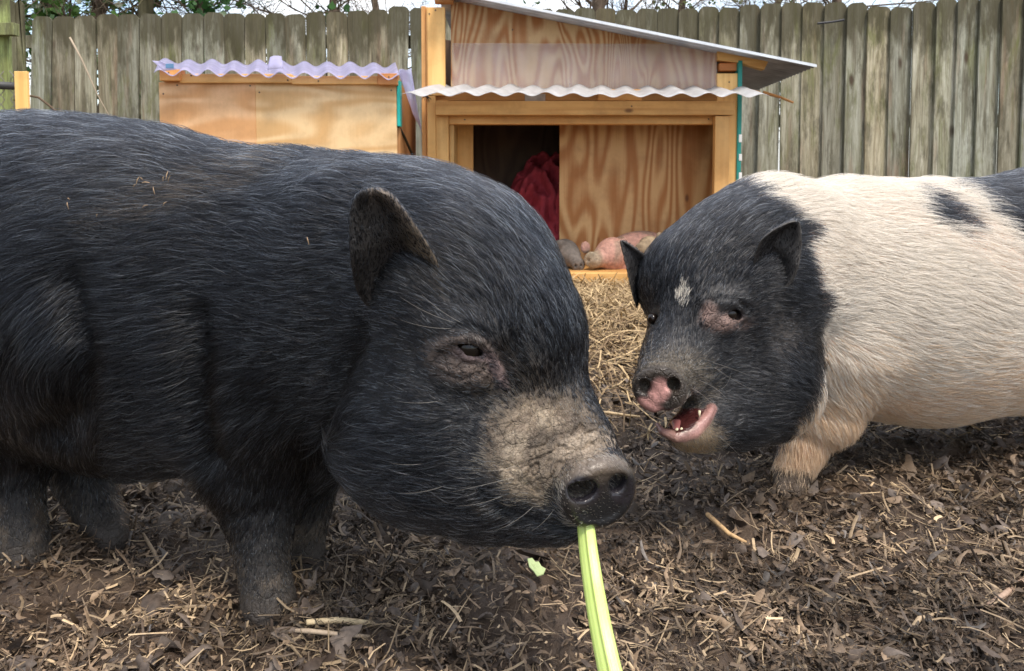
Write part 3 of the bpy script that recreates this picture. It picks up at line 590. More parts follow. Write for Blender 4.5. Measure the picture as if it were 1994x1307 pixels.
# ------------------------------------------------------------------ animals: implicit bodies
def axs(*segs): return axis(list(segs))
class Body:
    def __init__(s, xs, ys, zs):
        s.x, s.y, s.z = xs, ys, zs; s.F = np.full((len(xs), len(ys), len(zs)), 0.3, np.float32)
    def sub(s, lo, hi):
        sl = []
        for ax, a, b in zip((s.x, s.y, s.z), lo, hi):
            i0, i1 = np.searchsorted(ax, a), np.searchsorted(ax, b)
            sl.append(slice(i0, i1))
        X = s.x[sl[0]][:, None, None]; Y = s.y[sl[1]][None, :, None]; Z = s.z[sl[2]][None, None, :]
        return tuple(sl), X, Y, Z
    def _put(s, sl, d, k, cut):
        if d.size == 0: return
        f = s.F[sl]
        if cut:
            h = np.clip(k - np.abs(f + d), 0, None) / max(k, 1e-9); s.F[sl] = np.maximum(f, -d) + h * h * k * .25
        else:
            h = np.clip(k - np.abs(f - d), 0, None) / max(k, 1e-9); s.F[sl] = np.minimum(f, d) - h * h * k * .25
    def ell(s, c, r, fw=(1, 0, 0), up=(0, 0, 1), k=.03, cut=False):
        c = np.asarray(c, float); r = np.asarray(r, float) * np.ones(3); f = nrm(np.array(fw, float)); sd_ = nrm(np.cross(up, f)); u = np.cross(f, sd_)
        R = r.max() + k + .01; sl, X, Y, Z = s.sub(c - R, c + R); X, Y, Z = X - c[0], Y - c[1], Z - c[2]
        a = (X * f[0] + Y * f[1] + Z * f[2]); b = (X * sd_[0] + Y * sd_[1] + Z * sd_[2]); e = (X * u[0] + Y * u[1] + Z * u[2])
        k0 = np.sqrt((a / r[0]) ** 2 + (b / r[1]) ** 2 + (e / r[2]) ** 2); k1 = np.sqrt((a / r[0] ** 2) ** 2 + (b / r[1] ** 2) ** 2 + (e / r[2] ** 2) ** 2) + 1e-9
        s._put(sl, k0 * (k0 - 1) / k1, k, cut); return s
    def cone(s, a, b, ra, rb, k=.03, cut=False):
        a = np.asarray(a, float); b = np.asarray(b, float); R = max(ra, rb) + k + .01
        sl, X, Y, Z = s.sub(np.minimum(a, b) - R, np.maximum(a, b) + R); ab = b - a; L = ab @ ab + 1e-12
        t = np.clip(((X - a[0]) * ab[0] + (Y - a[1]) * ab[1] + (Z - a[2]) * ab[2]) / L, 0, 1)
        d = np.sqrt((X - a[0] - t * ab[0]) ** 2 + (Y - a[1] - t * ab[1]) ** 2 + (Z - a[2] - t * ab[2]) ** 2) - (ra + (rb - ra) * t)
        s._put(sl, d, k, cut); return s
    def chain(s, pts, rs, k=.02, cut=False):
        pts = np.asarray(pts, float); rs = np.asarray(rs, float); R = rs.max() + k + .01
        sl, X, Y, Z = s.sub(pts.min(0) - R, pts.max(0) + R); d = None
        for a, b, ra, rb in zip(pts[:-1], pts[1:], rs[:-1], rs[1:]):
            ab = b - a; t = np.clip(((X - a[0]) * ab[0] + (Y - a[1]) * ab[1] + (Z - a[2]) * ab[2]) / (ab @ ab + 1e-12), 0, 1)
            e = np.sqrt((X - a[0] - t * ab[0]) ** 2 + (Y - a[1] - t * ab[1]) ** 2 + (Z - a[2] - t * ab[2]) ** 2) - (ra + (rb - ra) * t)
            kk = .25 * max(ra, rb)
            d = e if d is None else np.minimum(d, e) - np.clip(kk - np.abs(d - e), 0, None) ** 2 / kk * .25 * .3
        s._put(sl, d, k, cut); return s
    def disc(s, c, n, r, h, rd, k=.01, el=1.0, cut=False):
        c = np.asarray(c, float); n = nrm(np.array(n, float)); sdv = nrm(np.cross((0, 0, 1), n)); u = np.cross(n, sdv)
        R = r * 1.3 + h + k + .01; sl, X, Y, Z = s.sub(c - R, c + R); X, Y, Z = X - c[0], Y - c[1], Z - c[2]
        a = np.abs(X * n[0] + Y * n[1] + Z * n[2]); b = (X * sdv[0] + Y * sdv[1] + Z * sdv[2]) / el; e = (X * u[0] + Y * u[1] + Z * u[2])
        q1 = np.sqrt(b * b + e * e) - r + rd; q2 = a - h + rd
        d = np.minimum(np.maximum(q1, q2), 0) + np.sqrt(np.maximum(q1, 0) ** 2 + np.maximum(q2, 0) ** 2) - rd
        s._put(sl, d, k, cut); return s
    def at(s, p):
        r = []
        for ax, v in zip((s.x, s.y, s.z), p.T):
            i = np.clip(np.searchsorted(ax, v) - 1, 0, len(ax) - 2); r.append((i, np.clip((v - ax[i]) / (ax[i + 1] - ax[i]), 0, 1)))
        (i, a), (j, b), (k, c) = r; F = s.F
        return ((F[i, j, k] * (1 - c) + F[i, j, k + 1] * c) * (1 - b) + (F[i, j + 1, k] * (1 - c) + F[i, j + 1, k + 1] * c) * b) * (1 - a) + \
               ((F[i + 1, j, k] * (1 - c) + F[i + 1, j, k + 1] * c) * (1 - b) + (F[i + 1, j + 1, k] * (1 - c) + F[i + 1, j + 1, k + 1] * c) * b) * a
    def surf(s, px, py, dd=0.0, d0=.45, d1=1.7):       # point on the skin seen at this place of the picture, dd behind it
        D = np.arange(d0, d1, .0008); q = np.array([P(px, py, t) for t in (d0, d1)]); pts = q[0] + (q[1] - q[0]) * ((D - d0) / (d1 - d0))[:, None]
        f = s.at(pts); w_ = np.where(f < 0)[0]
        t = D[w_[0]] if len(w_) else D[np.argmin(f)]
        return P(px, py, t + dd)
    def nets(s):
        F = s.F; ins = F < 0; n = F.shape
        cs = sum(ins[a:n[0] - 1 + a, b:n[1] - 1 + b, c:n[2] - 1 + c].astype(np.int8) for a in (0, 1) for b in (0, 1) for c in (0, 1))
        act = (cs > 0) & (cs < 8); I, J, K = np.where(act); idx = np.full(act.shape, -1, np.int64); idx[I, J, K] = np.arange(len(I))
        acc = np.zeros((len(I), 3)); cnt = np.zeros(len(I))
        cor = [(a, b, c) for a in (0, 1) for b in (0, 1) for c in (0, 1)]
        for p in cor:
            for ax in range(3):
                if p[ax]: continue
                q = list(p); q[ax] = 1
                f0 = F[I + p[0], J + p[1], K + p[2]]; f1 = F[I + q[0], J + q[1], K + q[2]]; m = (f0 < 0) != (f1 < 0)
                t = np.where(m, f0 / np.where(m, f0 - f1, 1), 0)
                for d in range(3): acc[:, d] += m * (p[d] + (t if d == ax else 0))
                cnt += m
        acc /= cnt[:, None]
        V = np.stack([np.interp(I + acc[:, 0], np.arange(n[0]), s.x), np.interp(J + acc[:, 1], np.arange(n[1]), s.y), np.interp(K + acc[:, 2], np.arange(n[2]), s.z)], 1)
        Q = []
        for ax in range(3):
            sl0 = [slice(1, n[d] - 1) for d in range(3)]; sl1 = list(sl0); sl0[ax] = slice(0, n[ax] - 1); sl1[ax] = slice(1, n[ax])
            a, b = ins[tuple(sl0)], ins[tuple(sl1)]; w_ = np.argwhere(a != b)
            g = w_ + np.array([0 if d == ax else 1 for d in range(3)]); o1, o2 = [d for d in range(3) if d != ax]
            def cell(da, db):
                h = g.copy(); h[:, o1] -= da; h[:, o2] -= db; return idx[h[:, 0], h[:, 1], h[:, 2]]
            q = np.stack([cell(1, 1), cell(0, 1), cell(0, 0), cell(1, 0)], 1)
            fl = a[tuple(w_.T)]; fl = fl if ax != 1 else ~fl
            q[~fl] = q[~fl][:, ::-1]; Q.append(q)
        Q = np.concatenate(Q); Q = Q[(Q >= 0).all(1)]
        return V, Q
def relax(V, Q, it=1, lam=.5, w_=None):
    e = np.concatenate([Q[:, [0, 1]], Q[:, [1, 2]], Q[:, [2, 3]], Q[:, [3, 0]]]); e = np.concatenate([e, e[:, ::-1]])
    cnt = np.bincount(e[:, 0], minlength=len(V)).clip(1)[:, None]
    for _ in range(it):
        av = np.stack([np.bincount(e[:, 0], V[e[:, 1], d], len(V)) for d in range(3)], 1) / cnt
        V = V + lam * (av - V) * (1 if w_ is None else w_[:, None])
    return V
def vnormals(V, Q):
    n = np.cross(V[Q[:, 2]] - V[Q[:, 0]], V[Q[:, 3]] - V[Q[:, 1]])
    return nrm(np.stack([sum(np.bincount(Q[:, c], n[:, d], len(V)) for c in range(4)) for d in range(3)], 1))
def ear_grid(L, R, cup, th, nu=22, nv=26, curl=0.0):
    # L, R: edges base->tip as 3-D points; the shell is cupped away from the viewer between them
    L, R = np.array(L, float), np.array(R, float); v = np.linspace(0, 1, nv); tt = np.linspace(0, 1, len(L))
    def cr(A):
        o = np.stack([np.interp(v, tt, A[:, d]) for d in range(3)], 1)
        for _ in range(3): o[1:-1] = (o[:-2] + 2 * o[1:-1] + o[2:]) / 4
        return o
    L, R = cr(L), cr(R); u = np.linspace(-1, 1, nu)
    nb = nrm(np.cross(R - L, np.gradient(L, axis=0) + np.gradient(R, axis=0))); nb = np.where(nb[:, 1:2] < 0, -nb, nb)
    G = L[None] * ((1 - u) / 2)[:, None, None] + R[None] * ((1 + u) / 2)[:, None, None]
    wv = np.linalg.norm(R - L, axis=1); G = G + nb[None] * ((1 - u ** 2)[:, None] * (cup * (0.3 + 0.7 * np.clip(wv / wv.max(), 0, 1)))[None])[:, :, None]
    N = nrm(np.cross(np.gradient(G, axis=0), np.gradient(G, axis=1))); 
    if N[nu // 2, nv // 2, 1] < 0: N = -N
    e = np.sqrt(np.clip(1 - np.abs(u) ** 6, 0.02, 1))[:, None, None] * np.sqrt(np.clip(1 - v ** 14, .02, 1))[None, :, None]
    A = (G - N * th * .5 * e).reshape(-1, 3); B = (G + N * th * .5 * e).reshape(-1, 3); m = nu * nv
    i, j = np.meshgrid(np.arange(nu - 1), np.arange(nv - 1), indexing='ij'); a = (i * nv + j).ravel(); q = np.stack([a, a + nv, a + nv + 1, a + 1], 1)
    Qs = [q, q[:, ::-1] + m]
    for i in range(nu - 1):
        Qs.append([[i * nv, i * nv + m, (i + 1) * nv + m, (i + 1) * nv]]); Qs.append([[i * nv + nv - 1, (i + 1) * nv + nv - 1, (i + 1) * nv + nv - 1 + m, i * nv + nv - 1 + m]])
    for j in range(nv - 1):
        Qs.append([[j, j + 1, j + 1 + m, j + m]]); k = (nu - 1) * nv; Qs.append([[k + j, k + j + m, k + j + 1 + m, k + j + 1]])
    V = np.concatenate([A, B]); Q = np.concatenate([np.asarray(x) for x in Qs])
    n = vnormals(V, Q); 
    if (n[:m] * -N.reshape(-1, 3)).sum() < 0: Q = Q[:, ::-1]
    inner = np.concatenate([np.ones(m), np.zeros(m)]); 
    return V, Q, inner, np.tile(np.tile(v, nu), 2), np.tile(np.repeat(u, nv), 2)
def idw(uv, ctrl, p=3.0):
    C = np.array(ctrl, float); out = np.zeros((len(uv), C.shape[1] - 2)); ws = np.zeros(len(uv))
    for row in C:
        d = ((uv - row[:2]) ** 2).sum(1) + 60.0; w_ = d ** (-p / 2); out += w_[:, None] * row[2:]; ws += w_
    return out / ws[:, None]
def inpoly(uv, poly):
    x, y = uv.T; c = np.zeros(len(uv), bool); n = len(poly)
    for i in range(n):
        x0, y0 = poly[i]; x1, y1 = poly[(i + 1) % n]
        c ^= ((y0 > y) != (y1 > y)) & (x < (x1 - x0) * (y - y0) / ((y1 - y0) or 1e-9) + x0)
    return c
def blob(uv, cx, cy, rx, ry, rot=0.0, soft=.35):
    a = math.radians(rot); d = uv - [cx, cy]; X = d[:, 0] * math.cos(a) + d[:, 1] * math.sin(a); Y_ = -d[:, 0] * math.sin(a) + d[:, 1] * math.cos(a)
    r = np.sqrt((X / rx) ** 2 + (Y_ / ry) ** 2); return 1 - sstep(1 - soft, 1 + soft, r)

def mat_skin():
    t = NT('pig_skin'); v = t.obj(); wr = t.attr('wr', 2); ro = t.attr('ro', 2)
    n1 = t.noise(v, 55, 6, .65); n2 = t.noise(v, 420, 4, .6)
    vo = t.t.nodes.new('ShaderNodeTexVoronoi'); vo.feature = 'DISTANCE_TO_EDGE'; t.set(vo.inputs['Vector'], t.mix(.012, v, t.noise(v, 60, 3, .6, 0, 1))); vo.inputs['Scale'].default_value = 75
    cr = t.ramp(vo.outputs['Distance'], [(0.0, 0.0), (0.09, 1.0)])
    vo2 = t.t.nodes.new('ShaderNodeTexVoronoi'); vo2.feature = 'DISTANCE_TO_EDGE'; t.set(vo2.inputs['Vector'], t.mix(.02, v, t.noise(v, 90, 3, .6, 0, 1))); vo2.inputs['Scale'].default_value = 210
    cr2 = t.ramp(vo2.outputs['Distance'], [(0.0, 0.0), (0.12, 1.0)])
    col = t.mix(1.0, t.attr(), t.ramp(n1, [(.3, .62), (.7, 1.3)]), 'MULTIPLY')
    col = t.mix(t.math('MULTIPLY', t.ramp(n2, [(.45, 0.0), (.65, 1.0)]), .45), col, t.mix(1.0, col, (.45, .42, .4), 'MULTIPLY'))
    h = t.math('ADD', t.math('MULTIPLY', cr, t.math('MULTIPLY', wr, .8)), t.math('ADD', t.math('MULTIPLY', cr2, t.math('MULTIPLY', wr, .35)), t.math('MULTIPLY', n1, t.math('MULTIPLY_ADD', wr, 1.0, .3))))
    b = t.bump(h, 1.0, .0016, t.bump(n2, .35, .0008))
    t.b.inputs['Subsurface Weight'].default_value = .0
    return t.done(col, ro, b, .45)
M['skin'] = mat_skin()
def mat_hair():
    t = NT('pig_hair'); h = t.t.nodes.new('ShaderNodeBsdfHairPrincipled'); h.parametrization = 'COLOR'
    t.t.links.new(t.attr(), h.inputs['Color']); h.inputs['IOR'].default_value = 1.36; h.inputs['Roughness'].default_value = .20; h.inputs['Radial Roughness'].default_value = .4
    if 'Random Roughness' in h.inputs: h.inputs['Random Roughness'].default_value = .3
    t.set(t.b.inputs['Base Color'], t.attr()); t.b.inputs['Roughness'].default_value = .42; t.b.inputs['Specular IOR Level'].default_value = .35
    tr = t.t.nodes.new('ShaderNodeBsdfTranslucent'); t.set(tr.inputs[0], t.attr()); m1 = t.t.nodes.new('ShaderNodeMixShader'); m1.inputs[0].default_value = .3
    t.t.links.new(t.b.outputs[0], m1.inputs[1]); t.t.links.new(tr.outputs[0], m1.inputs[2]); m2 = t.t.nodes.new('ShaderNodeMixShader')
    t.set(m2.inputs[0], t.ramp(t.attr(), [(.48, 0.0), (.58, 1.0)])); t.t.links.new(h.outputs[0], m2.inputs[1]); t.t.links.new(m1.outputs[0], m2.inputs[2])
    t.t.links.new(m2.outputs[0], t.t.nodes['Material Output'].inputs[0]); return t.m
M['hair'] = mat_hair()

def make_hair(name, parent, V, Q, Nv, n, dens, length, dirv, colfn, rad, rng, lift=.35, clump=.45, K=6, frizz=.12, ngu=14, extra=None):
    fa = .5 * np.linalg.norm(np.cross(V[Q[:, 2]] - V[Q[:, 0]], V[Q[:, 3]] - V[Q[:, 1]]), axis=1)
    pf = fa * dens[Q].mean(1); cdf = np.cumsum(pf); fi = np.searchsorted(cdf, rng.random(n) * cdf[-1]).clip(0, len(Q) - 1)
    a, b = rng.random(n), rng.random(n); wts = np.stack([(1 - a) * (1 - b), a * (1 - b), a * b, (1 - a) * b], 1); q = Q[fi]
    def ip(A): return (A[q] * (wts[:, :, None] if A.ndim == 2 else wts)).sum(1)
    root, N = ip(V), nrm(ip(Nv)); L = ip(length) * rng.uniform(.6, 1.15, n) ** 1.2; d = ip(dirv)
    lowf = np.stack([vn(root * 16 + 5 * s_, 40 + s_) for s_ in range(3)], 1) * .20; mid = np.stack([vn(root * 60, 50 + s_) for s_ in range(3)], 1) * .18
    d = nrm(d) + lowf + mid + rng.normal(0, frizz, (n, 3)); d = d - N * (d * N).sum(1)[:, None]; d = nrm(d)
    kd = None; gi = rng.choice(n, max(1, n // ngu), replace=False); kd = kdtree.KDTree(len(gi))
    for k_i, g_ in enumerate(gi): kd.insert(root[g_], k_i)
    kd.balance(); near = np.array([kd.find(r_)[1] for r_ in root]); gg = gi[near]
    s = np.linspace(0, 1, K); li = lift * rng.uniform(.5, 1.4, n); sd_ = nrm(np.cross(N, d)); kink = rng.normal(0, .07, n)
    pts = root[:, None] + d[:, None] * (L[:, None] * s)[:, :, None] + N[:, None] * ((L * li)[:, None] * (s - .75 * s ** 2)[None])[:, :, None] + sd_[:, None] * ((L * kink)[:, None] * (s ** 2)[None])[:, :, None]
    tip_g = pts[gg] + 0; cw = (clump * rng.uniform(.3, 1.2, n)).clip(0, .95)[:, None] * (s ** 1.3)[None]
    gdist = np.linalg.norm(root[gg] - root, axis=1); cw = cw * (gdist < L * .8)[:, None]
    sc2 = (L / np.maximum(np.linalg.norm(tip_g[:, -1] - tip_g[:, 0], axis=1), 1e-5)).clip(.4, 1.3)
    tgt = root[gg][:, None] + (tip_g - root[gg][:, None]) * sc2[:, None, None]
    pts = pts * (1 - cw[:, :, None]) + tgt * cw[:, :, None]
    col = colfn(root, proj(root), rng, gg)
    rr = rad * rng.uniform(.7, 1.25, n)
    if extra is not None:
        ep, ec, er = extra; pts = np.concatenate([pts, ep]); col = np.concatenate([col, ec]); rr = np.concatenate([rr, er]); n = len(pts)
    cu = bpy.data.hair_curves.new(name); cu.add_curves([K] * n)
    cu.points.foreach_set('position', pts.astype(np.float32).ravel())
    ra = cu.attributes.get('radius') or cu.attributes.new('radius', 'FLOAT', 'POINT')
    ra.data.foreach_set('value', (rr[:, None] * (1 - .75 * s[None] ** 1.5)).astype(np.float32).ravel())
    ca = cu.attributes.new('col', 'FLOAT_COLOR', 'CURVE'); c4 = np.ones((n, 4), np.float32); c4[:, :3] = col; ca.data.foreach_set('color', c4.ravel())
    cu.materials.append(M['hair']); o = bpy.data.objects.new(name, cu); return link(o, parent)
def whiskers(body, spec, rng, K=6):                     # spec: (px, py, dx, dy, length_m, curl)
    P_, R_ = [], []
    for (px, py, dx, dy, L, cu_) in spec:
        r0 = body.surf(px, py); d = nrm(RT * dx - UP * dy - FWD * .45); sdv = nrm(np.cross(FWD, d)); s = np.linspace(0, 1, K)[:, None]
        P_.append(r0 + d * L * s + sdv * L * cu_ * s ** 2 + FWD * .35 * L * s ** 2); R_.append(.00022)
    return np.array(P_), np.tile([.55, .50, .42], (len(P_), 1)), np.array(R_)
def tangent(uv, dirs2, N):
    d = RT[None] * dirs2[:, :1] - UP[None] * dirs2[:, 1:2]; d = d - N * (d * N).sum(1)[:, None]; return nrm(d)
def sphere(name, c, r, mat, parent, n=24):
    u, v = np.meshgrid(np.linspace(0, 2 * PI, n, endpoint=False), np.linspace(0, PI, n // 2 + 1), indexing='ij')
    V = np.stack([np.cos(u) * np.sin(v), np.sin(u) * np.sin(v), np.cos(v)], -1).reshape(-1, 3) * r + c; m = n // 2 + 1
    Fc = [(i * m + j, i * m + j + 1, ((i + 1) % n) * m + j + 1, ((i + 1) % n) * m + j) for i in range(n) for j in range(m - 1)]
    return mesh(name, V, Fc, mat, parent, True)
NH = 0 if 'n' in QUICK else (0.3 if 'q' in QUICK else 1.0)
def report(tagname, V, xs):
    if not QUICK: return
    uv = proj(V); ln = []
    for x in xs:
        m = np.abs(uv[:, 0] - x) < 6
        if m.any(): ln.append('%d:%d-%d' % (x, uv[m, 1].min(), uv[m, 1].max()))
    print('SIL', tagname, ' '.join(ln))

# ------------------------------------------------------------------ black pig
def black_pig():
    vs = 1.5 if 'n' in QUICK or 'q' in QUICK else 1.0
    B = Body(axs((-.98, -.22, .006 * vs), (-.22, -.07, .0024 * vs), (-.07, .125, .00125 * vs)), axs((.54, .585, .0025 * vs), (.585, .70, .00135 * vs), (.70, .80, .0025 * vs), (.80, 1.25, .006 * vs)), axs((-.06, .12, .005 * vs), (.12, .20, .0023 * vs), (.20, .37, .00135 * vs), (.37, .43, .0023 * vs), (.43, .66, .005 * vs)))
    ax = nrm(np.array([-.96, .27, 0])); fw = -ax
    # trunk
    B.ell((-.29, .93, .325), (.24, .165, .204), fw, k=.05)
    B.ell((-.50, .975, .335), (.26, .18, .226), fw, k=.05)
    B.ell((-.66, 1.02, .365), (.25, .17, .215), fw, k=.06)
    # neck and crest
    B.ell(P(800, 545, .86), (.17, .13, .132), (1, -.5, -.25), k=.05)
    B.ell(P(690, 580, .83), (.12, .10, .125), (1, -.3, 0), k=.05)
    # head
    B.ell(P(895, 578, .765), (.108, .105, .102), (.6, -.6, -.4), k=.05)
    B.ell(P(1000, 658, .715), (.075, .066, .062), (.5, -.5, -.6), k=.04)
    hx = nrm(np.array([.79, .61, 0]))
    B.ell(P(828, 842, .735), (.098, .078, .084), (.8, -.5, -.12), k=.035)
    B.ell(P(940, 880, .70), (.09, .07, .072), (.8, -.5, -.2), k=.03)
    B.ell(P(830, 850, .735) + hx * .10, (.09, .07, .085), (.8, -.5, -.1), k=.035)
    B.ell(P(880, 760, .73), (.08, .07, .07), (.8, -.5, -.1), k=.04)
    # snout
    B.cone(P(985, 805, .71), P(1150, 940, .645), .056, .0345, .03)
    B.cone(P(1075, 750, .70), P(1130, 850, .665), .028, .026, .025)
    B.cone(P(960, 970, .69), P(1085, 1005, .645), .036, .020, .02)
    B.cone(P(1040, 1020, .665), P(1120, 1022, .640), .014, .010, .015)
    nd = nrm(np.array([.30, -.92, -.20])); cS = P(1162, 954, .622)
    B.disc(cS, nd, .0325, .012, .0085, .010, 1.04)
    B.disc(cS + nd * .012, nd, .024, .004, .003, .006, 1.05, cut=True)
    B.disc(cS + nd * .004, nd, .0265, .006, .004, .008, 1.05)
    for (px, py, rx, ry) in ((1136, 957, .0125, .0095), (1212, 955, .008, .0095)):
        c = P(px, py, .606); B.ell(c - nd * .004, (.022, rx, ry), nd, k=.004, cut=True)
    # mouth line, jowl crease
    ml = [B.surf(x, y) for x, y in ((942, 958), (975, 985), (1020, 1008), (1070, 1024), (1120, 1032), (1150, 1030))]
    B.chain(ml, [.003, .0035, .004, .004, .004, .003], .006, True)
    cr = [B.surf(x, y, .004) for x, y in ((715, 640), (672, 720), (650, 810), (648, 890))]; B.chain(cr, [.004] * 4, .022, True)
    # legs
    def leg(pts, rs, k=.03): B.chain([P(*p) for p in pts], rs, k)
    leg([(520, 790, .875), (505, 915, .865), (507, 985, .852), (511, 1050, .84), (515, 1120, .83), (524, 1175, .825)], [.085, .063, .045, .034, .0285, .032], .045)
    leg([(600, 850, .95), (594, 980, .945), (592, 1060, .94), (596, 1095, .938)], [.06, .034, .0265, .027], .03)
    leg([(10, 720, .955), (25, 860, .95), (35, 960, .94), (45, 1040, .935), (52, 1085, .93)], [.105, .052, .031, .0285, .031], .04)
    leg([(150, 850, 1.05), (165, 930, 1.04), (190, 990, 1.03), (205, 1020, 1.02)], [.06, .040, .031, .031], .03)
    for (px, py, D, rr) in ((535, 1200, .815, .020), (512, 1200, .815, .020), (603, 1108, .93, .018), (583, 1110, .93, .018), (38, 1112, .925, .021), (66, 1112, .925, .021), (228, 1044, 1.0, .021), (205, 1048, 1.0, .020)):
        B.ell(P(px, py, D), (rr * 1.25, rr * .72, rr * 1.25), (.25, -.9, -.25), k=.005)
    for (px, py, D) in ((524, 1202, .815), (593, 1110, .93), (52, 1113, .925), (217, 1047, 1.0)):
        q = P(px, py, D); B.chain([q + [.001, -.030, .030], q + [0, -.032, .008], q + [0, -.030, -.02]], [.0022, .0045, .005], .004, True)
    B.cone(P(-120, 500, 1.1), P(-170, 620, 1.12), .014, .008, .02)
    B.chain([B.surf(x, y, .003, .5, 1.3) for x, y in ((150, 560), (170, 680), (150, 780), (110, 850))], [.008] * 4, .05, True)
    B.chain([B.surf(x, y, .001, .5, 1.3) for x, y in ((400, 640), (385, 760), (400, 880))], [.008] * 3, .045, True)
    # eye
    B.ell(P(893, 716, B.surf(893, 716)[1] + .001), (.030, .011, .017), (1, -.3, -.3), k=.014)
    B.ell(P(905, 640, B.surf(905, 640)[1] + .004), (.036, .012, .013), (1, -.3, -.12), k=.02)
    eS = B.surf(916, 677); ed = nrm(eS - CAM); e0 = eS + ed * .0095
    B.ell(e0, (.0145, .0135, .0115), (1, 0, -.45), up=(0, -1, 0), k=.004, cut=True)
    def lid(pl, r, f=0.0): 
        n_ = len(pl); z = np.linspace(-1, 1, n_); B.chain([P(x, y, float(eS[1]) + .0035 * zz * zz + .0012 + .004 * (zz > .9) - f * (1 - zz * zz)) for (x, y), zz in zip(pl, z)], r, .0035)
    lid([(868, 670), (884, 663), (902, 658), (920, 658), (938, 666), (950, 678), (956, 694)], [.002, .0036, .0050, .0054, .0050, .0038, .002], .0045)
    lid([(870, 672), (884, 677), (898, 687), (914, 697), (932, 702), (946, 700), (956, 693)], [.002, .0026, .0030, .0032, .0032, .003, .002])
    B.chain([B.surf(x, y, .0012) for x, y in ((957, 688), (966, 712), (976, 736), (984, 752))], [.003, .0042, .004, .002], .005)
    B.chain([B.surf(x, y, .001) for x, y in ((868, 668), (846, 680), (836, 700))], [.003, .003, .002], .006)
    B.chain([B.surf(x, y, .0) for x, y in ((955, 692), (958, 720), (964, 745))], [.0015, .002, .0015], .004, True)
    # wrinkles over the snout
    wrk = [((1066, 915), (1078, 890), (1098, 872), (1122, 868), (1138, 874), (1158, 862), (1185, 866)), ((1080, 868), (1098, 852), (1112, 858), (1130, 856), (1150, 844), (1174, 848)), ((1050, 905), (1056, 878), (1070, 850), (1090, 832), (1112, 838), (1122, 852)),
           ((1108, 892), (1135, 884), (1160, 874)), ((1000, 880), (1024, 856), (1042, 820), (1038, 790), (1050, 770)), ((1070, 850), (1072, 825), (1090, 800)), ((960, 900), (990, 912), (1020, 905)), ((1128, 856), (1126, 838), (1138, 826)), ((1040, 930), (1046, 905), (1040, 880)),
           ((985, 850), (1000, 830), (1020, 822)), ((975, 880), (995, 868), (1010, 872)), ((1010, 935), (1030, 945), (1048, 960)), ((1150, 862), (1146, 846), (1152, 830)), ((1062, 800), (1085, 785), (1100, 770)), ((1095, 905), (1100, 890), (1120, 880))]
    for pl in wrk: B.chain([B.surf(x, y, -.0006) for x, y in pl], [.0010] + [.0017] * (len(pl) - 2) + [.0008], .0035, True)
    for pl in (((850, 700), (872, 712), (900, 716), (930, 708)), ((842, 716), (868, 732), (900, 738), (932, 730), (948, 716)), ((858, 690), (880, 700), (905, 708), (935, 712)), ((880, 640), (905, 634), (935, 638), (958, 656)), ((890, 648), (915, 642), (940, 650), (960, 672)), ((975, 700), (990, 722), (1000, 748))):
        B.chain([B.surf(x, y, -.0004) for x, y in pl], [.0008] + [.0014] * (len(pl) - 2) + [.0008], .003, True)
    V, Q = B.nets(); V = relax(V, Q, 2, .4)
    report('black', V, list(range(0, 1280, 40)))
    nb = len(V); Nn = vnormals(V, Q); uvv = proj(V); dist = (V - cS) @ -nd
    wz = blob(uvv, 1050, 868, 128, 105, 25, .35) * (V[:, 1] < .80)
    g1 = 1 - np.abs(fbm(V * 85 + 3 * fbm(V * 30, 5, 2)[:, None], 7, 3)) * 1.6; g2 = fbm(V * 260, 9, 2)
    er = blob(uvv, 905, 700, 80, 48, 10, .45) * (V[:, 1] < .80)
    rimd = sstep(.001, .006, dist) * sstep(.050, .024, dist) * (uvv[:, 1] < 930) * (V[:, 1] < .72) * (uvv[:, 0] > 1010)
    wv_ = np.abs(np.sin(dist * 2 * PI / .021 + 2.6 * fbm(V * 55, 31, 3)))
    V = V - Nn * (.0034 * np.clip(.5 - wv_, 0, 1) / .5 * rimd - .0010 * rimd)[:, None]
    V = V + Nn * (-.0016 * np.clip(g1 - .45, 0, 1) * wz - .0009 * np.clip(g1 - .4, 0, 1) * er + .00025 * g2 * np.maximum(wz, er))[:, None]
    # ear
    sD = [float(B.surf(x, y)[1]) for x, y in ((725, 600), (840, 540), (760, 480), (720, 420))]
    if QUICK: print('ear depths', sD, 'eye', e0)
    b0, b1 = sD[0], sD[1]; fD = min(sD) - .012
    L_ = PP((735, 618, b0 + .004), (695, 575, b0 - .010), (683, 505, fD), (681, 440, fD), (685, 398, fD - .002), (705, 373, fD - .004))
    R_ = PP((868, 562, b1 + .006), (850, 507, b1 - .004), (822, 460, fD + .003), (794, 420, fD), (764, 385, fD - .003), (733, 370, fD - .004))
    ears = [ear_grid(L_, R_, .028, .0105)]
    off = hx * .12 + np.array([0, 0, -.055])
    ears.append(ear_grid(L_ + off, R_ + off, .030, .0065))
    Ns, inner, ev, eu = [], np.full(nb, -1.0), np.zeros(nb), np.zeros(nb)
    allV, allQ = [V], [Q]
    for (v_, q_, in_, vv, uu) in ears: allQ.append(q_ + sum(len(z) for z in allV)); allV.append(v_); inner = np.concatenate([inner, in_]); ev = np.concatenate([ev, vv]); eu = np.concatenate([eu, uu])
    V = np.concatenate(allV); Q = np.concatenate(allQ); N = vnormals(V, Q); uv = proj(V)
    isear = inner >= 0
    # skin pigment, mud and darker wrinkle grooves
    nz = fbm(V * 30, 3, 4); col = np.tile([.012, .0125, .014], (len(V), 1)); wr = np.full(len(V), .15); ro = np.full(len(V), .55)
    front = V[:, 1] < .80
    def paint(m, c): 
        nonlocal col; col = col * (1 - m[:, None]) + np.array(c) * m[:, None]
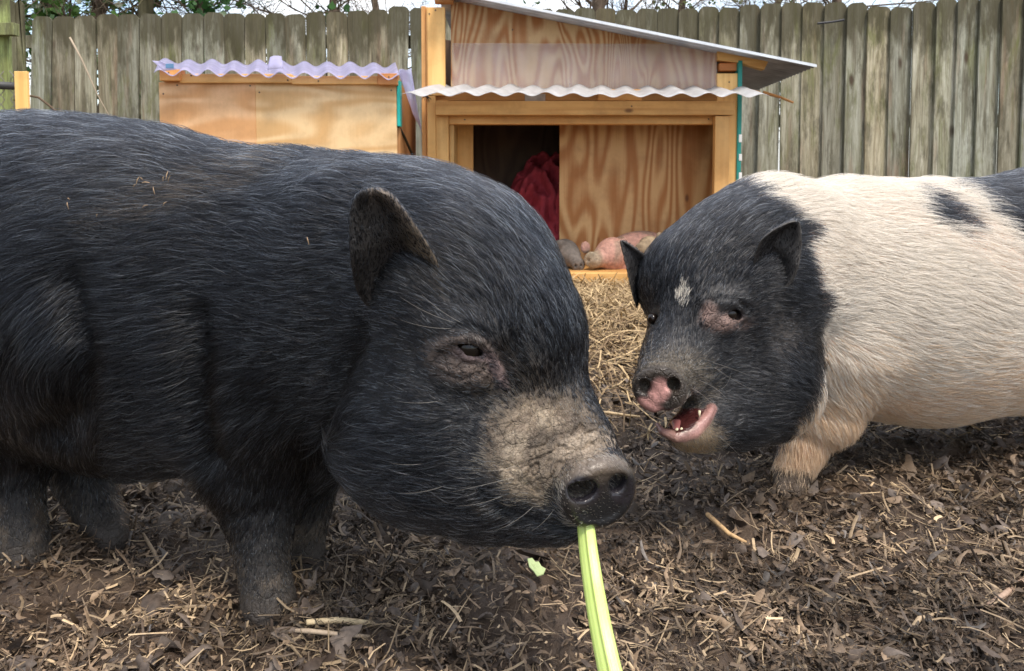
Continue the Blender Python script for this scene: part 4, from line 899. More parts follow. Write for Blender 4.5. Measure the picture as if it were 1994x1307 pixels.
    mud = np.clip(blob(uv, 1068, 874, 118, 100, 28, .42) * 1.45 - .12 + .42 * nz * (blob(uv, 1050, 868, 165, 145, 25, .3) > .02), 0, 1) * front
    mud *= 1 - inpoly(uv, [(1100, 905), (1190, 880), (1260, 860), (1260, 1060), (1040, 1080), (1062, 960)]) * .9
    paint(blob(uv, 1010, 760, 110, 70, 30, .6) * .35 * front, (.10, .075, .05))
    nz2 = fbm(V * 70, 13, 3); paint(mud * np.clip(.72 + .45 * nz2, 0, 1), (.235, .185, .135)); paint(mud * sstep(.0, .6, fbm(V * 22, 23, 3)) * .6, (.12, .095, .075)); paint(mud * sstep(.15, .6, fbm(V * 35, 27, 3)) * .7, (.33, .27, .20)); gr = np.zeros(len(V))
    if nb: gr[:nb] = np.clip(g1 - .5, 0, 1) * wz + np.clip(.30 - wv_, 0, 1) * 2.2 * rimd
    paint(np.clip(gr * 1.2, 0, .6), (.09, .065, .048)); wr = np.maximum(wr, mud * .9)  # darker brown along the wrinkle grooves
    paint(blob(uv, 1140, 868, 62, 26, -12, .5) * .8 * front, (.36, .29, .22))
    rim = blob(uv, 1165, 905, 85, 30, -10, .5) * front; paint(rim * .75, (.16, .125, .095))
    eyeb = blob(uv, 905, 700, 78, 46, 10, .45) * front; paint(np.clip(eyeb * (.75 + .4 * nz), 0, 1), (.115, .085, .07)); wr = np.maximum(wr, eyeb)
    paint(blob(uv, 968, 722, 14, 40, -25, .4) * .8 * front, (.20, .14, .135))
    paint(blob(uv, 916, 690, 36, 14, 8, .5) * .8 * front, (.17, .12, .12))
    disc_ = (np.linalg.norm(V - (cS + nd * .008), axis=1) < .040) & (((V - cS) @ nd) > .004)
    ro = np.where(disc_, .30, ro); ro = np.where(mud > .4, .85, ro); ro = np.where(eyeb > .4, .6, ro)
    nos = blob(uv, 1136, 955, 34, 28, 0, .2) + blob(uv, 1212, 955, 24, 28, 0, .2); ro = np.where((nos > .3) & disc_, .10, ro); paint(nos * disc_, (.02, .018, .022))
    leglow = sstep(.125, .02, V[:, 2] + .03 * nz) * (np.clip(.6 + .5 * nz, 0, 1)); paint(leglow * .85, (.058, .048, .040)); dirt = sstep(.11, .05, V[:, 2]) * sstep(0, .35, fbm(V * 45, 19, 4)); paint(dirt * .5, (.13, .10, .072)); hoof = sstep(.040, .026, V[:, 2] + .006 * nz); paint(hoof * .9, (.050, .041, .034)); wr = np.maximum(wr, .6 * sstep(.08, .03, V[:, 2]))
    earrim = isear * np.clip(np.abs(eu) ** 5 + ev ** 8, 0, 1) * (eu > -.5); col = np.where(isear[:, None], np.array([.014, .012, .011]), col); paint(earrim * .85 * isear, (.14, .11, .085))
    paint(blob(uv, 830, 500, 26, 75, -20, .6) * .55 * (V[:, 1] < .8), (.13, .10, .065))
    # hair fields
    ctrl = [(1130, 650, -.15, -1), (1120, 760, -.1, -1), (1050, 780, -.3, -1), (1000, 620, -.4, -.9), (1080, 520, -.45, -.9), (1000, 430, -.75, -.66), (900, 350, -.9, -.45), (820, 420, -.8, -.5), (700, 330, -1, -.25),
            (560, 420, -1, -.3), (400, 300, -1, -.1), (100, 280, -1, .2), (600, 600, -1, .0), (450, 480, -1, -.1), (300, 560, -1, .05), (100, 470, -1, .35), (60, 620, -.7, .8), (100, 780, .1, 1), (300, 760, -1, .2), (300, 900, -1, .12),
            (520, 780, -.8, .6), (520, 950, -.15, 1), (600, 880, .05, 1), (520, 1100, 0, 1), (40, 1000, 0, 1), (190, 950, .1, 1), (860, 830, -1, .1), (750, 740, -1, -.05), (700, 900, -1, .05), (800, 960, -1, .15), (950, 1010, -1, .1),
            (1000, 880, -.8, -.5), (1100, 880, -.6, -.8), (950, 760, -.9, -.3), (850, 620, -.9, -.45), (900, 560, -.8, -.7), (780, 640, -1, -.1), (1060, 1040, -1, .05), (700, 700, -1, .25), (660, 820, -1, .35)]
    dirs = tangent(uv, idw(uv, ctrl), N)
    tipdir = np.zeros_like(dirs); tipdir[:] = nrm(np.array([-.2, -.05, 1.0])); td = tipdir - N * (tipdir * N).sum(1)[:, None]; dirs = np.where(isear[:, None], td, dirs)
    lens = idw(uv, [(1130, 650, .019), (1120, 760, .010), (1000, 600, .022), (1000, 430, .030), (900, 350, .034), (700, 330, .034), (400, 280, .032), (60, 270, .032), (400, 600, .034), (100, 600, .034), (300, 900, .032), (520, 950, .014), (520, 1100, .007), (515, 1030, .009), (40, 900, .018), (40, 1000, .009), (190, 950, .016),
            (860, 850, .022), (760, 740, .014), (700, 900, .030), (850, 980, .026), (950, 760, .007), (905, 700, .003), (1000, 860, .0035), (1060, 880, .003), (1100, 880, .0025), (960, 980, .016), (1050, 1040, .012), (800, 600, .018), (850, 520, .018), (870, 640, .010), (840, 700, .007)])[:, 0]
    lens = np.where(isear, .005, lens * (1 + .25 * (lens > .016))) * (1 - .45 * sstep(.17, .05, V[:, 2])); dens = np.ones(len(V)) * (1 + 1.3 * (V[:, 1] < .82)) * (.35 + .65 * (N[:, 1] < .35))
    lens = np.where(isear | disc_, lens, lens * (1 - .45 * np.clip(mud, 0, 1))); dens *= np.where(mud > .5, .55, 1) * np.where(disc_, .25, 1) * np.where(eyeb > .4, .35, 1) * np.where(isear & (np.abs(eu) < .9), .6, 1) * np.where(V[:, 2] < .02, .3, 1)
    lens = np.where(disc_, .0022, lens); dens *= 1 - .92 * hoof; dens = np.where(np.linalg.norm(V - e0, axis=1) < .016, 0, dens); dens = np.where((nos > .4) & disc_, 0, dens)
    root = empty('pig', tuple(np.array([-.4, .95, 0])), 'large black pig at left with muddy tan snout, biting a green stalk', 'pig')
    bd = mesh('body', V, Q, M['skin'], root, True, col, {'wr': wr, 'ro': ro})
    em = NT('black_pig_eye').done((.008, .005, .003), .04, None, .40); sphere('eye', e0, .0118, em, root)
    f0 = np.linalg.norm(e0 - np.array([0, 0, 0])); e2 = e0 + hx * .118; sphere('eye', e2, .0108, em, root)
    if QUICK: print('RIM', rimd.sum(), dist[rimd > .5].min() if (rimd > .5).any() else None)
    if NH:
        def cf(r, u_, rg, gg):
            n = len(r); g = rg.random(n); c = np.tile([.005, .0055, .007], (n, 1)) * rg.uniform(.4, 2.2, (n, 1))
            mdl = rg.random(n) < .15; c[mdl] = np.array([.12, .15, .19]) * rg.uniform(.6, 1.6, (mdl.sum(), 1)); sil = rg.random(n) < .035; c[sil] = np.array([.30, .32, .34]) * rg.uniform(.5, 1.25, (sil.sum(), 1))
            md = (blob(u_, 1066, 872, 120, 104, 28, .45) * (r[:, 1] < .8) + .3 * fbm(r * 40, 5, 2)) > rg.uniform(.3, .95, n); c[md] = np.array([.30, .235, .15]) * rg.uniform(.5, 1.2, (md.sum(), 1))
            lg = sstep(.125, .02, r[:, 2] + .03 * vn(r * 30, 3)) > rg.uniform(.1, 1.5, n); c[lg] = np.array([.13, .108, .082]) * rg.uniform(.3, 1.6, (lg.sum(), 1))
            rst = (blob(u_, 380, 370, 210, 40, -18, .5) > rg.uniform(.2, 3, n)); c[rst] = np.array([.06, .040, .026])
            dsc = (np.linalg.norm(r - cS, axis=1) < .042) & (((r - cS) @ nd) > 0); c[dsc] = [.35, .29, .22]
            return c
        rg = np.random.default_rng(11)
        wk = whiskers(B, [(1010, 905, -.9, .2, .05, .15), (1000, 930, -1, .1, .06, -.1), (990, 960, -1, .35, .05, .1), (1040, 985, -.8, .6, .045, .1), (880, 640, -1, -.05, .05, .12), (890, 630, -1, -.35, .06, .1), (1080, 990, -.6, .7, .03, .1), (905, 632, -.9, -.5, .05, .1), (860, 780, -1, .1, .045, .1), (840, 900, -1, .1, .04, .1), (880, 940, -1, .3, .05, .1), (925, 655, .3, .8, .010, 0), (932, 657, .4, .8, .010, 0), (912, 654, .1, .9, .010, 0)], rg)
        make_hair('hair', root, V, Q, N, int(175000 * NH), dens, lens, dirs, cf, .00027, rg, lift=.6, clump=.5, frizz=.15, ngu=9, extra=wk)
    fm = MB(); rf_ = np.random.default_rng(9)
    for (px, py) in ((268, 352), (275, 348), (283, 356), (318, 348), (325, 343), (329, 350), (300, 372), (262, 362), (134, 388), (132, 400), (320, 398), (189, 420), (600, 470), (282, 402)):
        p0 = B.surf(px, py, -.012, .5, 1.3); d = rf_.normal(0, 1, 3); d[1] *= .3; d = d / np.linalg.norm(d) * rf_.uniform(.002, .006); fm.tube([p0 - d, p0 + [0, -.001, .001], p0 + d * .8], [.0003, .0006, .0003], 5, tuple(np.array([.40, .28, .17]) * rf_.uniform(.6, 1.3)))
    tag(fm.build('straw_flecks', M['straw']), kind='stuff')
    return B, cS, nd
BP, cS, nd = black_pig()

# ------------------------------------------------------------------ spotted pig
def spotted_pig():
    vs = 1.5 if 'n' in QUICK or 'q' in QUICK else 1.0
    B = Body(axs((.12, .46, .0026 * vs), (.46, 1.25, .008 * vs)), axs((.84, 1.12, .003 * vs), (1.12, 1.75, .008 * vs)), axs((-.06, .10, .006 * vs), (.10, .48, .0028 * vs), (.48, .60, .006 * vs)))
    fw = nrm(np.array([-.93, -.36, 0]))
    B.ell(P(1640, 575, 1.27), (.22, .165, .195), fw, k=.06)
    B.ell(P(1800, 588, 1.33), (.26, .185, .216), fw, k=.06)
    B.ell(P(2035, 566, 1.40), (.30, .185, .227), fw, k=.07)
    B.ell(P(1500, 520, 1.17), (.15, .125, .140), (-.8, -.6, -.1), k=.05)
    # head
    B.ell(P(1432, 560, 1.10), (.115, .118, .130), (-.6, -.75, -.3), k=.04)
    B.ell(P(1345, 560, 1.06), (.07, .075, .080), (-.5, -.75, -.4), k=.04)
    hx = nrm(np.array([.80, -.60, 0]))
    B.ell(P(1490, 735, 1.07), (.085, .075, .090), (-.6, -.8, -.1), k=.04)
    B.ell(P(1430, 780, 1.04), (.07, .055, .062), (-.6, -.8, -.1), k=.03)
    B.ell(P(1310, 700, 1.06), (.07, .045, .05), (-.4, -.9, -.1), k=.03)
    B.cone(P(1355, 680, 1.03), P(1290, 742, .945), .058, .0355, .03)
    B.cone(P(1350, 590, 1.02), P(1300, 700, .98), .045, .028, .03)
    # lower jaw and open mouth
    B.cone(P(1420, 800, 1.03), P(1340, 838, .955), .048, .024, .02)
    B.cone(P(1370, 838, .985), P(1322, 842, .94), .028, .016, .015)
    nd = nrm(np.array([-.28, -.94, -.12])); c0 = P(1284, 756, .925)
    B.disc(c0, nd, .0325, .011, .008, .010, 1.03)
    B.disc(c0 + nd * .011, nd, .024, .0035, .003, .006, 1.05, cut=True)
    B.disc(c0 + nd * .004, nd, .0262, .006, .004, .008, 1.05)
    for (px, py, rx, ry) in ((1254, 758, .0082, .0105), (1311, 748, .0082, .0095)): B.ell(P(px, py, .914), (.02, rx, ry), nd, k=.004, cut=True)
    m0 = P(1328, 812, .925); B.ell(m0, (.060, .036, .0155), (.15, 1, .10), up=(-.35, 0, 1), k=.007, cut=True)
    B.cone(P(1290, 812, .92), P(1380, 797, .955), .0075, .0045, .006, True)
    # lower lip, tongue
    lipc = [P(x, y, D) for x, y, D in ((1280, 826, .95), (1290, 842, .935), (1318, 854, .925), (1352, 842, .932), (1376, 816, .945), (1388, 792, .962))]
    B.chain(lipc, [.0034, .0048, .0054, .0054, .005, .0036], .006)
    # leg
    def leg(pts, rs, k=.03): B.chain([P(*p) for p in pts], rs, k)
    leg([(1600, 690, 1.20), (1590, 790, 1.19), (1566, 860, 1.17), (1546, 915, 1.16), (1538, 938, 1.16)], [.105, .068, .037, .0285, .029], .04)
    leg([(1530, 700, 1.36), (1530, 800, 1.36), (1540, 890, 1.36)], [.07, .04, .028], .03)
    leg([(2150, 700, 1.36), (2160, 860, 1.36), (2160, 890, 1.35)], [.10, .04, .030], .04); leg([(2140, 700, 1.52), (2140, 830, 1.52)], [.09, .035], .04)
    for (px, py, D) in ((1526, 955, 1.148), (1552, 955, 1.148)): B.ell(P(px, py, D), (.026, .0140, .024), (-.4, -.9, -.2), k=.004)
    q = P(1539, 957, 1.148); B.chain([q + [-.008, -.026, .024], q + [-.009, -.028, .006], q + [-.008, -.026, -.02]], [.002, .0045, .005], .004, True)
    # eyes
    eS = B.surf(1419, 611); e0 = eS + nrm(eS - CAM) * .0090; e1 = P(1271, 621, float(B.surf(1275, 621)[1]) + .0085)
    B.ell(P(1400, 632, B.surf(1400, 632)[1] + .002), (.030, .010, .013), (1, 0, -.05), k=.012)
    B.ell(P(1400, 588, B.surf(1400, 588)[1] + .004), (.034, .010, .010), (1, 0, .1), k=.016)
    B.ell(e0, (.0165, .0135, .0130), (1, 0, -.1), up=(0, -1, 0), k=.004, cut=True); B.ell(e1 - [.004, .004, 0], (.012, .010, .012), k=.006, cut=True)
    def lid(pl, r, f=0.0):
        z = np.linspace(-1, 1, len(pl)); B.chain([P(x, y, float(eS[1]) + .0035 * zz * zz + .0012 + .002 * (abs(zz) > .9) - f * (1 - zz * zz)) for (x, y), zz in zip(pl, z)], r, .0035)
    lid([(1386, 614), (1398, 600), (1411, 594), (1426, 593), (1439, 599), (1452, 617)], [.002, .0030, .0036, .0038, .0032, .002], .0035)
    lid([(1386, 616), (1399, 626), (1411, 632), (1426, 633), (1440, 629), (1452, 618)], [.002, .0026, .0028, .0028, .0026, .002])
    B.chain([B.surf(x, y, .001) for x, y in ((1392, 614), (1380, 622), (1372, 634))], [.003, .0035, .002], .005)
    for pl in (((1378, 640), (1400, 648), (1428, 646), (1452, 636)), ((1384, 630), (1405, 638), (1430, 637), (1450, 628)), ((1380, 590), (1405, 580), (1435, 584), (1456, 600)), ((1366, 600), (1370, 620), (1364, 640)), ((1245, 722), (1270, 712), (1300, 712), (1330, 722), (1350, 745)), ((1258, 705), (1285, 700), (1320, 706), (1345, 722), (1362, 750)), ((1345, 760), (1352, 785), (1350, 805))):
        B.chain([B.surf(x, y, -.0004) for x, y in pl], [.0018] * len(pl), .004, True)
    V, Q = B.nets(); V = relax(V, Q, 2, .4); report('spotted', V, list(range(1220, 2000, 40))); nb = len(V)
    d_r = [float(B.surf(x, y)[1]) for x, y in ((1470, 500), (1520, 550), (1520, 480), (1250, 520))]
    if QUICK: print('ear2', d_r, 'eyes', e0, e1)
    a, b, t_ = d_r[0], d_r[1], min(d_r[:3]) - .022
    L_ = PP((1488, 566, a + .010), (1464, 518, a - .002), (1478, 470, t_), (1505, 448, t_), (1535, 434, t_ + .004), (1552, 431, t_ + .006))
    R_ = PP((1512, 572, b + .006), (1540, 556, b - .004), (1556, 520, t_ + .01), (1561, 480, t_ + .012), (1560, 450, t_ + .01), (1557, 432, t_ + .008))
    g = d_r[3]; L2 = PP((1240, 600, g + .01), (1228, 560, g - .0), (1220, 520, g), (1213, 492, g), (1210, 474, g), (1209, 470, g))
    R2 = PP((1290, 530, g + .02), (1272, 510, g + .004), (1255, 496, g), (1240, 485, g), (1222, 474, g), (1211, 469, g))
    allV, allQ = [V], [Q]; inner = np.full(nb, -1.0); ev = np.zeros(nb); eu = np.zeros(nb)
    for (v_, q_, in_, vv, uu) in (ear_grid(L_, R_, .026, .006), ear_grid(L2, R2, .014, .005)):
        allQ.append(q_ + sum(len(z) for z in allV)); allV.append(v_); inner = np.concatenate([inner, in_]); ev = np.concatenate([ev, vv]); eu = np.concatenate([eu, uu])
    V = np.concatenate(allV); Q = np.concatenate(allQ); N = vnormals(V, Q); uv = proj(V); isear = inner >= 0; nz = fbm(V * 25, 3, 4)
    headp = [(1180, 300), (1340, 300), (1400, 362), (1440, 366), (1480, 385), (1540, 410), (1572, 440), (1590, 520), (1606, 610), (1604, 690), (1580, 770), (1545, 835), (1510, 875), (1400, 920), (1180, 920)]
    patch = [(1768, 360), (1800, 374), (1838, 388), (1872, 420), (1882, 460), (1852, 452), (1822, 436), (1796, 404)]
    rump = [(1825, 352), (1860, 300), (2500, 250), (2500, 640), (2080, 560), (1996, 492), (1950, 436), (1905, 392), (1870, 366)]
    def blackm(u_): return inpoly(u_, headp) | inpoly(u_, patch) | inpoly(u_, rump)
    bk = blackm(uv) | isear
    col = np.where(bk[:, None], np.array([.022, .021, .022]), np.array([.84, .58, .44])); wr = np.full(len(V), .15); ro = np.full(len(V), .55); front = V[:, 1] < 1.12
    def paint(m, c):
        nonlocal col; col = col * (1 - m[:, None]) + np.array(c) * m[:, None]
    paint(blob(uv, 1320, 740, 78, 62, 0, .4) * np.clip(.8 + .3 * nz, 0, 1) * front * .8, (.13, .105, .075)); wr = np.maximum(wr, blob(uv, 1320, 740, 90, 60, 0, .4) * front)
    paint(blob(uv, 1345, 860, 60, 35, -20, .5) * front * .8, (.28, .21, .14))
    eb = np.maximum(blob(uv, 1416, 628, 46, 17, 0, .5), blob(uv, 1382, 614, 17, 24, 0, .5)) * front; paint(np.clip(eb * (.62 + .6 * nz), 0, 1), (.30, .20, .17)); wr = np.maximum(wr, eb)
    lp = np.min([np.linalg.norm(V - p_, axis=1) for p_ in np.concatenate([np.linspace(lipc[i], lipc[i + 1], 8) for i in range(5)])], axis=0); lm = 1 - sstep(.0055, .0095, lp); lm *= (uv[:, 1] < 862)
    paint(lm * np.clip(.85 + .3 * nz, 0, 1), (.40, .215, .19)); cav = (np.linalg.norm((V - m0) / np.array([.055, .06, .022]), axis=1) < 1.0) & (lm < .5) & (uv[:, 1] > 795); paint(cav * .95, (.05, .012, .012)); ro = np.where((lm > .3) | cav, .22, ro)
    dsc = (np.linalg.norm(V - (c0 + nd * .006), axis=1) < .040) & (((V - c0) @ nd) > .003); ro = np.where(dsc, .3, ro)
    paint(dsc * sstep(-.6, .4, nz + .6) * .6, (.05, .042, .04))
    pk = np.maximum(blob(uv, 1284, 762, 19, 24, 12, .35), blob(uv, 1262, 790, 26, 13, 15, .4)) * dsc; paint(np.clip(pk * (1.0 + .8 * nz), 0, 1), (.72, .38, .34)); wr = wr * (1 - .8 * np.clip(pk, 0, 1)); ro = np.where(pk > .4, .4, ro)
    nos = (blob(uv, 1254, 758, 24, 28, 0, .2) + blob(uv, 1312, 750, 24, 26, 0, .2)) * dsc * (pk < .5); ro = np.where(nos > .4, .10, ro)
    paint(isear * (np.abs(eu) ** 6) * .5, (.10, .09, .08))
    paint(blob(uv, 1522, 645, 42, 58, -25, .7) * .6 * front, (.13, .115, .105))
    paint(sstep(.10, .02, V[:, 2]) * np.clip(.5 + .6 * nz, 0, 1), (.26, .19, .13)); hoof = sstep(.046, .038, V[:, 2] + .003 * nz); paint(hoof * .95, (.10, .075, .055)); wr = np.maximum(wr, hoof)
    ctrl = [(1330, 640, .1, -1), (1340, 530, .2, -1), (1300, 480, .35, -.95), (1400, 420, .6, -.8), (1480, 380, .85, -.5), (1560, 360, 1, -.25), (1700, 360, 1, .05), (1900, 360, 1, .15), (1480, 480, .8, -.6), (1600, 480, 1, .15), (1750, 500, 1, .25), (1900, 560, 1, .25), (1700, 640, .95, .35),
            (1850, 740, 1, .15), (1620, 720, .4, .9), (1560, 860, .05, 1), (1540, 930, 0, 1), (1620, 800, .5, .85), (1480, 720, 1, .12), (1420, 680, 1, .0), (1500, 820, 1, -.05), (1440, 830, 1, .1), (1560, 700, .9, .4), (1560, 560, 1, .1), (1380, 760, 1, .1), (1290, 700, .3, -.95), (1350, 860, .5, .8), (1240, 640, -.2, -1), (1450, 600, .9, -.3), (1400, 560, .5, -.85), (1530, 640, 1, .1)]
    dirs = tangent(uv, idw(uv, ctrl), N); td = nrm(np.array([.2, 0, 1.0]))[None] - N * (N @ nrm(np.array([.2, 0, 1.0])))[:, None]; dirs = np.where(isear[:, None], td, dirs)
    lens = idw(uv, [(1330, 620, .010), (1340, 520, .022), (1400, 420, .030), (1480, 380, .042), (1600, 350, .050), (1800, 380, .050), (1950, 400, .050), (1750, 550, .048), (1900, 650, .046), (1650, 620, .042), (1620, 760, .036), (1560, 870, .026), (1540, 930, .014), (1480, 740, .026), (1400, 620, .004), (1420, 600, .004), (1320, 740, .003), (1300, 700, .004), (1370, 800, .006), (1350, 860, .008), (1525, 645, .005), (1460, 660, .012), (1500, 840, .028), (1560, 560, .028), (1450, 520, .014)])[:, 0]
    lens = np.where(isear, .005, lens); dens = np.ones(len(V)) * (1 + .9 * (V[:, 1] < 1.15)) * (.35 + .65 * (N[:, 1] < .35)); lens = np.where(dsc, .0018, lens)
    dens = dens * np.where(isear, .5, 1) * np.where(dsc | (lm > .2) | cav, .0, 1) * np.where(eb > .4, .25, 1) * np.where(V[:, 2] < .02, .4, 1)
    dens *= np.where((uv[:, 0] > 2100), .3, 1) * (1 - .9 * hoof)
    for e_ in (e0, e1): dens = np.where(np.linalg.norm(V - e_, axis=1) < .016, 0, dens)
    root = empty('pig', (.8, 1.33, 0), 'pig with black head and pinkish white body, mouth open', 'pig')
    mesh('body', V, Q, M['skin'], root, True, col, {'wr': wr, 'ro': ro})
    em = NT('spotted_pig_eye').done((.010, .006, .004), .04, None, .40); sphere('eye', e0, .0118, em, root); sphere('eye', e1, .0078, em, root)
    tm = NT('tooth').done((.75, .66, .45), .3, None, .5)
    for (px, py, D, r0, dz) in ((1318, 839, .930, .0024, .0035), (1327, 839, .930, .0028, .004), (1362, 800, .940, .0018, -.008)):
        mb = MB(); p_ = P(px, py, D); mb.tube([p_, p_ + [0, 0, dz * .6], p_ + [0, -.001, dz]], [r0, r0 * .85, r0 * .35], 8); mb.build('tooth', tm, root, True)
    tg = Body(axs((.17, .27, .0022)), axs((.88, 1.03, .0022)), axs((.12, .25, .0022))); tg.ell(P(1325, 833, .955), (.030, .015, .008), (.2, 1, .1), k=.004); tg.cone(P(1318, 838, .935), P(1318, 830, .95), .006, .009, .006)
    tv, tq = tg.nets(); mesh('tongue', tv, tq, NT('tongue').done((.24, .09, .085), .2, None, .5), root, True)
    if NH:
        def cf(r, u_, rg, gg):
            n = len(r); jit = u_ + rg.normal(0, 5, (n, 2)) + 14 * np.stack([vn(r * 40, 61), vn(r * 40, 62)], 1); c = np.where(blackm(jit)[:, None], np.array([.006, .0065, .008]) * rg.uniform(.5, 2.0, (n, 1)), np.array([.95, .89, .80]) * rg.uniform(.74, 1.04, (n, 1)))
            isb = c[:, 0] < .2; low = (sstep(.30, .06, r[:, 2]) * .95 > rg.random(n)) & ~isb; c[low] = np.array([.80, .62, .44]) * rg.uniform(.8, 1.1, (low.sum(), 1))
            spot = (blob(u_, 1328, 577, 13, 20, 0, .5) > rg.uniform(.1, 1.1, n)) & (r[:, 1] < 1.1); c[spot] = [.86, .80, .70]
            mz = (blob(u_, 1320, 740, 75, 60, 0, .5) * (r[:, 1] < 1.1)) > rg.uniform(.3, 1.3, n); c[mz] = np.array([.25, .2, .14]) * rg.uniform(.5, 1.2, (mz.sum(), 1))
            ch = (blob(u_, 1355, 862, 58, 32, -15, .5) * (r[:, 1] < 1.1)) > rg.uniform(.2, .9, n); c[ch] = np.array([.42, .31, .19]) * rg.uniform(.6, 1.2, (ch.sum(), 1))
            md2 = (rg.random(n) < .13) & isb; c[md2] = np.array([.13, .15, .18]); sil = (rg.random(n) < .03) & isb; c[sil] = [.42, .41, .40]
            return c
        rg = np.random.default_rng(12)
        wk = whiskers(B, [(1385, 705, 1, .25, .07, .1), (1390, 715, 1, .7, .08, -.1), (1350, 720, .9, -.3, .05, .25), (1360, 740, 1, .3, .05, .3), (1345, 755, .9, .4, .05, .3), (1375, 770, 1, -.1, .035, .4), (1400, 760, .9, -.5, .03, -.5), (1270, 700, -.3, -1, .035, .3), (1262, 705, -.5, -1, .03, .3), (1340, 780, .9, .3, .03, .2), (1400, 850, .8, .6, .04, .1)], rg)
        make_hair('hair', root, V, Q, N, int(160000 * NH), dens, lens, dirs, cf, .00028, rg, lift=.5, clump=.55, frizz=.13, ngu=14, extra=wk)
    return B
SP = spotted_pig()

# ------------------------------------------------------------------ resting pigs on the shelter floor
def rest_pig(name_label, cells, prims, colf, hairc=None, hd=0):
    B = Body(*cells)
    prims(B); V, Q = B.nets(); V = relax(V, Q, 1, .4); N = vnormals(V, Q); uv = proj(V); col, ro = colf(V, uv)
    c = V.mean(0); root = empty('pig', (float(c[0]), float(c[1]), .078), name_label, 'pig'); mesh('body', V, Q, M['skin'], root, True, col, {'wr': np.full(len(V), .5), 'ro': ro})
    return B, root, V, Q, N
def pk_prims(B):
    B.ell(P(1245, 490, 3.56), (.17, .09, .100), (1, .3, .05), k=.03); B.ell(P(1192, 496, 3.47), (.090, .075, .082), (-.7, -.7, -.2), k=.03)
    B.cone(P(1178, 500, 3.45), P(1158, 507, 3.395), .048, .036, .02); B.disc(P(1153, 506, 3.385), (-.3, -.95, -.1), .038, .012, .008, .008)
    B.cone(P(1200, 520, 3.47), P(1235, 520, 3.47), .03, .03, .02)
    B.ell(P(1140, 482, 3.47), (.024, .012, .030), (1, 0, 0), up=(.5, 0, 1), k=.008); B.ell(P(1212, 478, 3.43), (.032, .010, .034), (.8, .2, -.6), k=.006)
    for px in (1146, 1160): B.ell(P(px, 507, 3.375), (.007, .012, .008), k=.003, cut=True)
    B.chain([B.surf(x, y, 0, 3, 4) for x, y in ((1168, 484), (1176, 489), (1184, 487))], [.003] * 3, .004, True)
def pk_col(V, uv):
    nz = fbm(V * 14, 8, 4); c = np.tile([.50, .27, .21], (len(V), 1)); m = sstep(-.1, .5, nz)[:, None] * .6; c = c * (1 - m) + np.array([.26, .20, .14]) * m
    m = (blob(uv, 1152, 506, 22, 20, 0, .3) * .85)[:, None]; c = c * (1 - m) + np.array([.30, .25, .17]) * m; return c, np.full(len(V), .7)
rest_pig('pink mud-smeared pig asleep on the shelter floor, snout toward us', (np.arange(.25, 1.05, .0055), np.arange(3.30, 3.66, .0055), np.arange(.04, .34, .0055)), pk_prims, pk_col)
def gr_prims(B):
    B.ell(P(1100, 497, 3.52), (.085, .07, .078), (.3, -1, 0), k=.03); B.ell(P(1050, 500, 3.56), (.14, .08, .085), (-1, .3, 0), k=.03)
    B.cone(P(1112, 500, 3.47), P(1124, 514, 3.41), .045, .030, .02); B.disc(P(1126, 516, 3.40), (.2, -.95, -.1), .032, .01, .006, .006); B.ell(P(1090, 476, 3.46), (.03, .012, .022), (1, 0, .3), k=.01)
    for px in (1121, 1131): B.ell(P(px, 517, 3.39), (.005, .01, .007), k=.003, cut=True)
def gr_col(V, uv):
    nz = fbm(V * 14, 18, 4); return np.array([.135, .115, .10]) * (1 + .25 * nz)[:, None], np.full(len(V), .85)
rest_pig('grey muddy pig asleep left of the pink pig, mostly hidden by the black pig', (np.arange(0, .5, .0055), np.arange(3.33, 3.66, .0055), np.arange(.04, .32, .0055)), gr_prims, gr_col)
def bn_prims(B):
    B.ell(P(1330, 490, 3.56), (.16, .08, .09), (1, .2, 0), k=.03); B.ell(P(1266, 478, 3.45), (.055, .05, .045), (-1, -.5, 0), k=.02); B.cone(P(1262, 480, 3.43), P(1252, 484, 3.40), .038, .03, .02)
    B.disc(P(1248, 484, 3.385), (-.4, -.9, -.1), .028, .01, .006, .006); B.ell(P(1284, 462, 3.42), (.016, .010, .026), (1, 0, 0), k=.006)
    B.cone(P(1275, 500, 3.46), P(1300, 515, 3.5), .045, .05, .02)
    B.ell(P(1264, 472, 3.40), (.006, .008, .005), k=.003, cut=True)
def bn_col(V, uv):
    nz = fbm(V * 14, 28, 4); return np.array([.30, .225, .145]) * (1 + .3 * nz)[:, None], np.full(len(V), .85)
rest_pig('mud-caked brown pig resting its head on the pink pig\'s back', (np.arange(.5, 1.2, .0055), np.arange(3.32, 3.66, .0055), np.arange(.04, .32, .0055)), bn_prims, bn_col)

